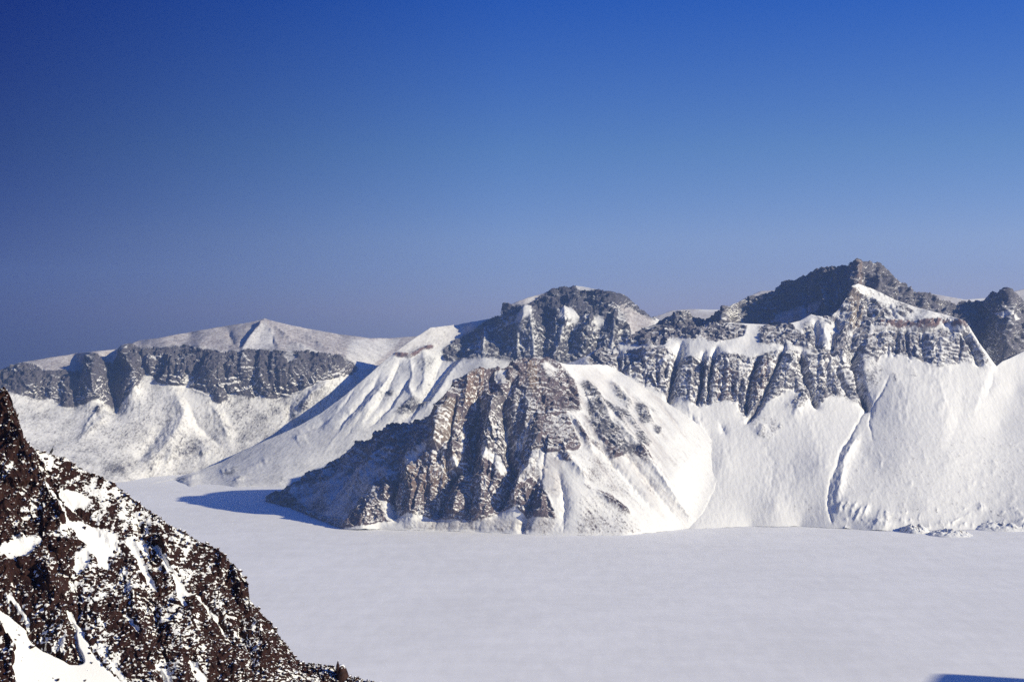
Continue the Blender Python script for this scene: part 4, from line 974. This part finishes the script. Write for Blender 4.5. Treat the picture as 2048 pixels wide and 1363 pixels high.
def build_foreground():
    crest = [(-320, 640), (-120, 730), (-30, 768), (0, 779), (9, 782), (18, 792), (26, 812), (33, 832), (39, 855), (42, 868), (48, 880), (54, 892), (60, 898), (75, 903), (100, 908), (130, 914), (145, 926), (158, 936), (168, 940), (190, 950), (210, 957), (230, 969), (245, 981), (260, 995), (285, 1010), (310, 1029), (340, 1050), (370, 1066), (400, 1084), (428, 1097), (445, 1114), (464, 1132), (480, 1152), (490, 1168), (496, 1184), (495, 1200), (510, 1216), (530, 1236), (548, 1258), (560, 1276), (575, 1296), (590, 1317), (600, 1325), (640, 1328), (665, 1334), (680, 1342), (692, 1354), (710, 1360), (745, 1364), (800, 1390), (920, 1450)]
    foot = [(-320, 1500), (920, 1500)]
    ctrl = densify([(-320, 640, 152), (0, 779, 150), (100, 908, 148), (300, 1022, 146), (430, 1098, 144), (496, 1184, 142), (560, 1276, 140), (600, 1325, 139), (745, 1364, 138), (920, 1450, 137)], 60)
    ctrl += densify([(-320, 1500, 120), (0, 1500, 121), (300, 1500, 126), (600, 1500, 131), (920, 1500, 135)], 80)
    ctrl += [(40, 1000, 143), (150, 1050, 142.5), (80, 1150, 138), (150, 1200, 136.5), (60, 1300, 131.5), (150, 1330, 131.2), (250, 1200, 137.5), (300, 1300, 133.5), (400, 1200, 139), (450, 1300, 135.5), (550, 1330, 136.6)]
    s = Sheet(-320, 920, foot, crest, ctrl, du=1.5, rows=420, back=((2, -0.6), (12, -9), (60, -60), (200, -250)), warp=9.0, crest_noise=2.6)
    c, f, st = s.carve, s.field, s.stroke
    c(-1.3, 26, [(-40, 1170), (30, 1240), (90, 1300), (160, 1345), (240, 1420)], 0); c(-0.9, 12, [(135, 1225), (150, 1275), (175, 1330)]); c(0.9, 22, [(75, 1110), (110, 1190), (150, 1290)]); c(0.8, 14, [(-10, 1240), (20, 1290), (30, 1350)], 0)
    c(1.2, 20, [(8, 790), (25, 850), (45, 910), (90, 980), (125, 1040)], 0); c(-0.8, 14, [(80, 960), (130, 1000), (180, 1045), (225, 1100)]); c(-1.0, 9, [(272, 1030), (288, 1065), (300, 1100), (312, 1135)]); c(0.8, 12, [(320, 1070), (330, 1110), (335, 1150)])
    c(-0.8, 9, [(150, 1170), (160, 1210), (158, 1260)]); c(-0.9, 8, [(395, 1180), (440, 1240), (480, 1290)]); c(0.8, 16, [(430, 1110), (470, 1160), (485, 1200)]); c(-0.8, 8, [(455, 1120), (462, 1170), (478, 1215)]); c(-0.7, 7, [(375, 1310), (400, 1345), (425, 1390)]); c(-0.7, 7, [(320, 1330), (335, 1370)])
    c(-0.9, 10, [(300, 1180), (310, 1230), (320, 1270)]); c(0.7, 14, [(260, 1150), (270, 1220), (290, 1290)]); c(0.7, 14, [(500, 1230), (520, 1280), (540, 1330)]); c(-0.7, 9, [(480, 1250), (500, 1310), (510, 1360)])
    for k in range(40):
        x = 700 * rng.random() - 60; y = 950 + 480 * rng.random()
        c((rng.random() - 0.45) * 1.2, 5 + 6 * rng.random(), [(x, y), (x + 10 + 20 * rng.random(), y + 25 + 30 * rng.random())])
    s.col[:] = DARKROCK
    s.dens[:] = 0.60
    f('dens', 0.47, [(60, 900), (140, 915), (260, 995), (440, 1110), (420, 1160), (330, 1160), (240, 1100), (200, 1130), (140, 1060), (110, 990)])
    f('dens', 1.15, [(-320, 600), (0, 770), (25, 800), (48, 880), (62, 905), (105, 960), (130, 1010), (140, 1042), (110, 1062), (60, 1062), (30, 1090), (-320, 1100)])
    f('dens', 0.9, [(-20, 930), (60, 920), (110, 960), (150, 1040), (70, 1070), (0, 1100)])
    f('dens', 0.80, [(55, 1088), (130, 1072), (170, 1085), (152, 1130), (128, 1180), (140, 1240), (168, 1322), (140, 1324), (105, 1305), (60, 1275), (48, 1248), (85, 1225), (20, 1190), (-320, 1170), (-320, 1115), (0, 1120)])
    f('dens', 0.85, [(432, 1100), (488, 1160), (498, 1200), (470, 1205), (440, 1180)]); f('dens', 0.82, [(285, 1060), (325, 1080), (330, 1130), (305, 1135)]); f('dens', 0.82, [(310, 1160), (345, 1150), (350, 1190), (320, 1200)])
    f('dens', 0.66, [(280, 1190), (520, 1230), (600, 1330), (740, 1370), (740, 1500), (300, 1500)])
    f('dens', 0.9, [(-320, 1235), (0, 1238), (28, 1300), (22, 1340), (40, 1500), (-320, 1500)])
    for q in ([(112, 976), (150, 980), (188, 1000), (165, 1012), (128, 1018)], [(132, 1042), (190, 1048), (232, 1066), (228, 1108), (204, 1132), (182, 1100), (150, 1066)], [(-10, 1096), (40, 1070), (88, 1080), (62, 1108), (20, 1118)], [(150, 1105), (172, 1098), (180, 1130), (160, 1150), (146, 1135)], [(258, 1085), (268, 1085), (300, 1150), (308, 1180), (296, 1170)], [(348, 1160), (368, 1180), (372, 1215), (352, 1200)]):
        f('dens', 0.08, q)
    f('dens', -0.35, [(-320, 1190), (-10, 1205), (20, 1232), (55, 1255), (58, 1280), (105, 1308), (140, 1325), (168, 1324), (150, 1260), (133, 1225), (142, 1225), (165, 1265), (180, 1300), (208, 1335), (250, 1370), (260, 1500), (60, 1500), (26, 1340), (32, 1300), (0, 1240), (-320, 1230)])
    for p, w in (([(145, 1048), (180, 1088), (215, 1135)], 4), ([(262, 1090), (285, 1130), (308, 1178)], 4), ([(322, 1330), (334, 1350), (345, 1400)], 7), ([(384, 1326), (402, 1350), (430, 1400)], 9), ([(228, 1330), (250, 1362), (270, 1400)], 5), ([(395, 1190), (430, 1225), (450, 1262)], 4), ([(250, 1230), (280, 1270)], 3), ([(310, 1095), (345, 1150), (380, 1190)], 4), ([(95, 975), (115, 1010), (140, 1050)], 4), ([(20, 1180), (60, 1250)], 4)):
        st('dens', -0.1, w, p)
    s.finish(rock_amp=1.2, snow_amp=0.14, unit=0.052, thr=0.44, grain=1.9, soft=6, gain=1.6, ledge=1.1, shear=0.4, streak=0.5, big=0.7, gsc=12, goct=4, ggain=0.9, wide=1.0, dmask=True, cz=1.0, gst=0.4, fsc=1.5, facet=0.8)
    root = empty('rubble_slope', (-25, 140, 400))
    tag(root, 'steep dark brown rubble slope dusted with snow at lower left', 'slope', kind='structure')
    s.build('snowy_ground', root, MAT_NEAR, None, front=((15, -12, -40), (140, -50, -250), (260, -70, -600)))
    # loose rocks lying in the snow
    shapes = [hull_rock(100 + k) for k in range(7)]
    meshes = [mesh_from('rock', V, Fc, MAT_ROCK) for V, Fc in shapes]
    inside = (s.U > -25) & (s.U < 760) & (s.V < 1385)
    wgt = np.where(inside, np.clip(s.ds, 0.05, 0.9) ** 1.2, 0.0)
    up = np.zeros_like(wgt); up[-4:] = 1.0
    wgt = wgt * (1 + 6 * up * inside)
    idx = rng.choice(wgt.size, size=4200, replace=False, p=(wgt / wgt.sum()).ravel())
    Pq = s.Q.reshape(-1, 3)[idx]
    size = 0.055 + 0.30 * rng.random(len(idx)) ** 4.0
    order = np.argsort(-size)
    Pq, size = Pq[order], size[order]
    VV, FF, off = [], [], 0
    for k in range(len(idx)):
        ang = rng.random() * 6.283; sc = size[k] * np.array([1, 0.75 + 0.4 * rng.random(), 0.7 + 0.5 * rng.random()])
        tilt = (rng.random(2) - 0.5) * 1.0
        loc = Pq[k] + np.array([0, 0, size[k] * 0.12])
        if k < 300:
            o = bpy.data.objects.new('rock', meshes[k % 7])
            o.location = loc; o.scale = sc; o.rotation_euler = (tilt[0], tilt[1], ang)
            link(o, root)
        else:
            V, Fc = shapes[k % 7]
            ca, sa = math.cos(ang), math.sin(ang)
            W = V * sc
            W = np.stack([W[:, 0] * ca - W[:, 1] * sa, W[:, 0] * sa + W[:, 1] * ca, W[:, 2]], -1) + loc
            VV.append(W); FF.append(Fc + off); off += len(V)
    me = mesh_from('rubble', np.concatenate(VV), np.concatenate(FF), MAT_ROCK)
    o = link(bpy.data.objects.new('rubble', me), root); o['kind'] = 'stuff'
    return s
FG = build_foreground()

# ------------------------------------------------------------------ pointed rock on the foreground skyline
def at(u, v, Y):
    return Vector(((u - CX) / F * Y, Y, CAMZ - (v - HY) / F * Y))

def skyline(u, w):
    """the foreground ridge's own highest point near a bearing"""
    q = FG.Q.reshape(-1, 3)
    uu = CX + q[:, 0] / q[:, 1] * F; vv = HY + (CAMZ - q[:, 2]) / q[:, 1] * F
    k = np.where(np.abs(uu - u) < w)[0]
    return q[k[np.argmin(vv[k])]]

def ring_loft(rings, segs=9, seed=0, rough=0.08):
    """stack of rough polygons (centre, rx, ry) closed at both ends"""
    r = np.random.default_rng(seed)
    V = []
    for (cx, cy, cz), rx, ry in rings:
        for k in range(segs):
            a = 2 * math.pi * k / segs
            q = 1 + rough * (r.random() * 2 - 1)
            V.append((cx + rx * q * math.cos(a), cy + ry * q * math.sin(a), cz + 0.4 * rough * rx * (r.random() * 2 - 1)))
    n = len(rings)
    Fc = []
    for i in range(n - 1):
        for k in range(segs):
            a, b = i * segs + k, i * segs + (k + 1) % segs
            Fc += [(a, b, b + segs), (a, b + segs, a + segs)]
    V.append(rings[0][0]); V.append(rings[-1][0])
    for k in range(segs):
        Fc += [(len(V) - 2, (k + 1) % segs, k), (len(V) - 1, (n - 1) * segs + k, (n - 1) * segs + (k + 1) % segs)]
    return np.array(V, float), np.array(Fc)

def build_pointed_rock():
    Y = 137.5
    b = at(684, 1362, Y)
    root = empty('pointed_rock', b)
    k = Y / F
    def P(u, v, dy=0.0):
        p = at(u, v, Y); return (p.x, p.y + dy, p.z)
    V, Fc = ring_loft([(P(684, 1372), 0.62, 0.6), (P(684, 1358), 0.58, 0.55), (P(685, 1346), 0.50, 0.5), (P(684, 1336), 0.40, 0.42), (P(682, 1329), 0.26, 0.3)], 11, 5, 0.22)
    link(bpy.data.objects.new('block', mesh_from('block', V, Fc, MAT_ROCK)), root)
    V, Fc = ring_loft([(P(677, 1345, -0.15), 0.28, 0.3), (P(676.5, 1330, -0.15), 0.17, 0.2), (P(676, 1324, -0.15), 0.09, 0.1), (P(676.3, 1318, -0.15), 0.02, 0.03)], 8, 9, 0.2)
    link(bpy.data.objects.new('spike', mesh_from('spike', V, Fc, MAT_ROCK)), root)
    tag(root, 'dark rock block with a thin upright spike on the foreground ridge end', 'rock')
build_pointed_rock()

# ------------------------------------------------------------------ dark bird perched on the ridge
def build_bird():
    m, n, l, b = new_mat('black_feathers')
    nz = n.new('ShaderNodeTexNoise'); nz.inputs['Scale'].default_value = 30
    cr = n.new('ShaderNodeValToRGB')
    cr.color_ramp.elements[0].color = (0.006, 0.006, 0.008, 1); cr.color_ramp.elements[1].color = (0.02, 0.02, 0.026, 1)
    l.new(nz.outputs['Fac'], cr.inputs[0]); l.new(cr.outputs[0], b.inputs['Base Color'])
    b.inputs['Roughness'].default_value = 0.5
    base = Vector(skyline(103, 4)) - Vector((0, 0, 0.03))
    root = empty('bird', base)
    x, y, z = base
    # body and head as one lathe-like skin leaning to the right
    ax = [(-0.105, 0.07), (-0.07, 0.12), (-0.03, 0.19), (0.01, 0.26), (0.045, 0.33), (0.065, 0.38), (0.08, 0.43), (0.085, 0.47), (0.08, 0.495)]
    rad = [0.02, 0.065, 0.095, 0.10, 0.085, 0.06, 0.055, 0.045, 0.012]
    V, Fc = ring_loft([((x + dx, y, z + dz), r, r * 0.85) for (dx, dz), r in zip(ax, rad)], 12, 3, 0.03)
    link(bpy.data.objects.new('body', mesh_from('body', V, Fc, m, None, True)), root)
    V, Fc = ring_loft([((x - 0.07, y, z + 0.13), 0.05, 0.04), ((x - 0.12, y, z + 0.04), 0.045, 0.02), ((x - 0.16, y, z - 0.03), 0.03, 0.01)], 8, 4, 0.02)
    link(bpy.data.objects.new('tail', mesh_from('tail', V, Fc, m)), root)
    V, Fc = ring_loft([((x + 0.10, y, z + 0.435), 0.004, 0.02), ((x + 0.135, y, z + 0.43), 0.015, 0.014), ((x + 0.175, y, z + 0.42), 0.004, 0.004)], 6, 5, 0.02)
    link(bpy.data.objects.new('beak', mesh_from('beak', V, Fc, m)), root)
    for sy in (-0.035, 0.035):
        V, Fc = ring_loft([((x, y + sy, z - 0.08), 0.012, 0.012), ((x + 0.005, y + sy, z + 0.05), 0.01, 0.01), ((x, y + sy, z + 0.16), 0.025, 0.025)], 6, 6, 0.02)
        link(bpy.data.objects.new('leg', mesh_from('leg', V, Fc, m)), root)
    root.scale = (1.45, 1.45, 1.45)
    tag(root, 'small black bird perched upright on the foreground ridge', 'bird')
build_bird()

# ------------------------------------------------------------------ snow-covered rock mounds along the right shore
def build_mound(px, pv, w, h, d, seed, label, dens):
    """px, pv: where its foot meets the ice; w, d, h in metres"""
    Y = shoreY(pv); cx = (px - CX) / F * Y
    n, mth = 90, 60
    gx, gy = np.meshgrid(np.linspace(-1, 1, n), np.linspace(-1, 1, mth))
    r2 = gx ** 2 + gy ** 2
    X = cx + gx * w; Yy = Y + d + gy * d
    P = np.stack([X, Yy, X * 0], -1)
    env = np.clip(1 - r2, 0, 1) ** 0.8
    z = h * env * (0.75 + 0.7 * fbm(P, w * 0.55, 3, 0.55, seed=seed)) + env * (1.5 * ridged(P, 14, 3, 0.6, seed=seed + 3) + 3.0 * facets(P, 11, 1.0, int(seed * 10)))
    P[..., 2] = np.where(r2 < 1, z, 0) - 0.6
    nr = normals(P); nz = np.abs(nr[..., 2])
    rk = np.clip(0.5 + (dens + 0.9 * fbm(P, 7, 3, 0.65, seed=seed + 9) - 1.2 * (nz - 0.85) - 0.5) * 1.2, 0, 1) * (r2 < 0.97)
    col = np.ones(P.shape[:2] + (4,)); col[..., :3] = (0.11, 0.085, 0.08)
    me = mesh_from('rock_mound', P.reshape(-1, 3), grid_faces(mth, n), MAT_FAR, {'rock': ('FLOAT', rk.ravel()), 'dust': ('FLOAT', rk.ravel() * 0), 'rock_color': ('FLOAT_COLOR', col.reshape(-1, 4))})
    o = link(bpy.data.objects.new('rock_mound', me))
    tag(o, label, 'mound', 'snowy mounds along the right shore')
build_mound(1838, 1067, 30, 17, 32, 1.5, 'small steep snow mound with a shaded blue left side at the shore', 0.05)
build_mound(1912, 1075, 46, 11, 40, 4.2, 'long low rocky snow mound tapering to a point on the ice', 0.16)
build_mound(2018, 1063, 62, 15, 42, 7.7, 'rocky snow mound at the right picture edge casting a shadow leftward', 0.10)
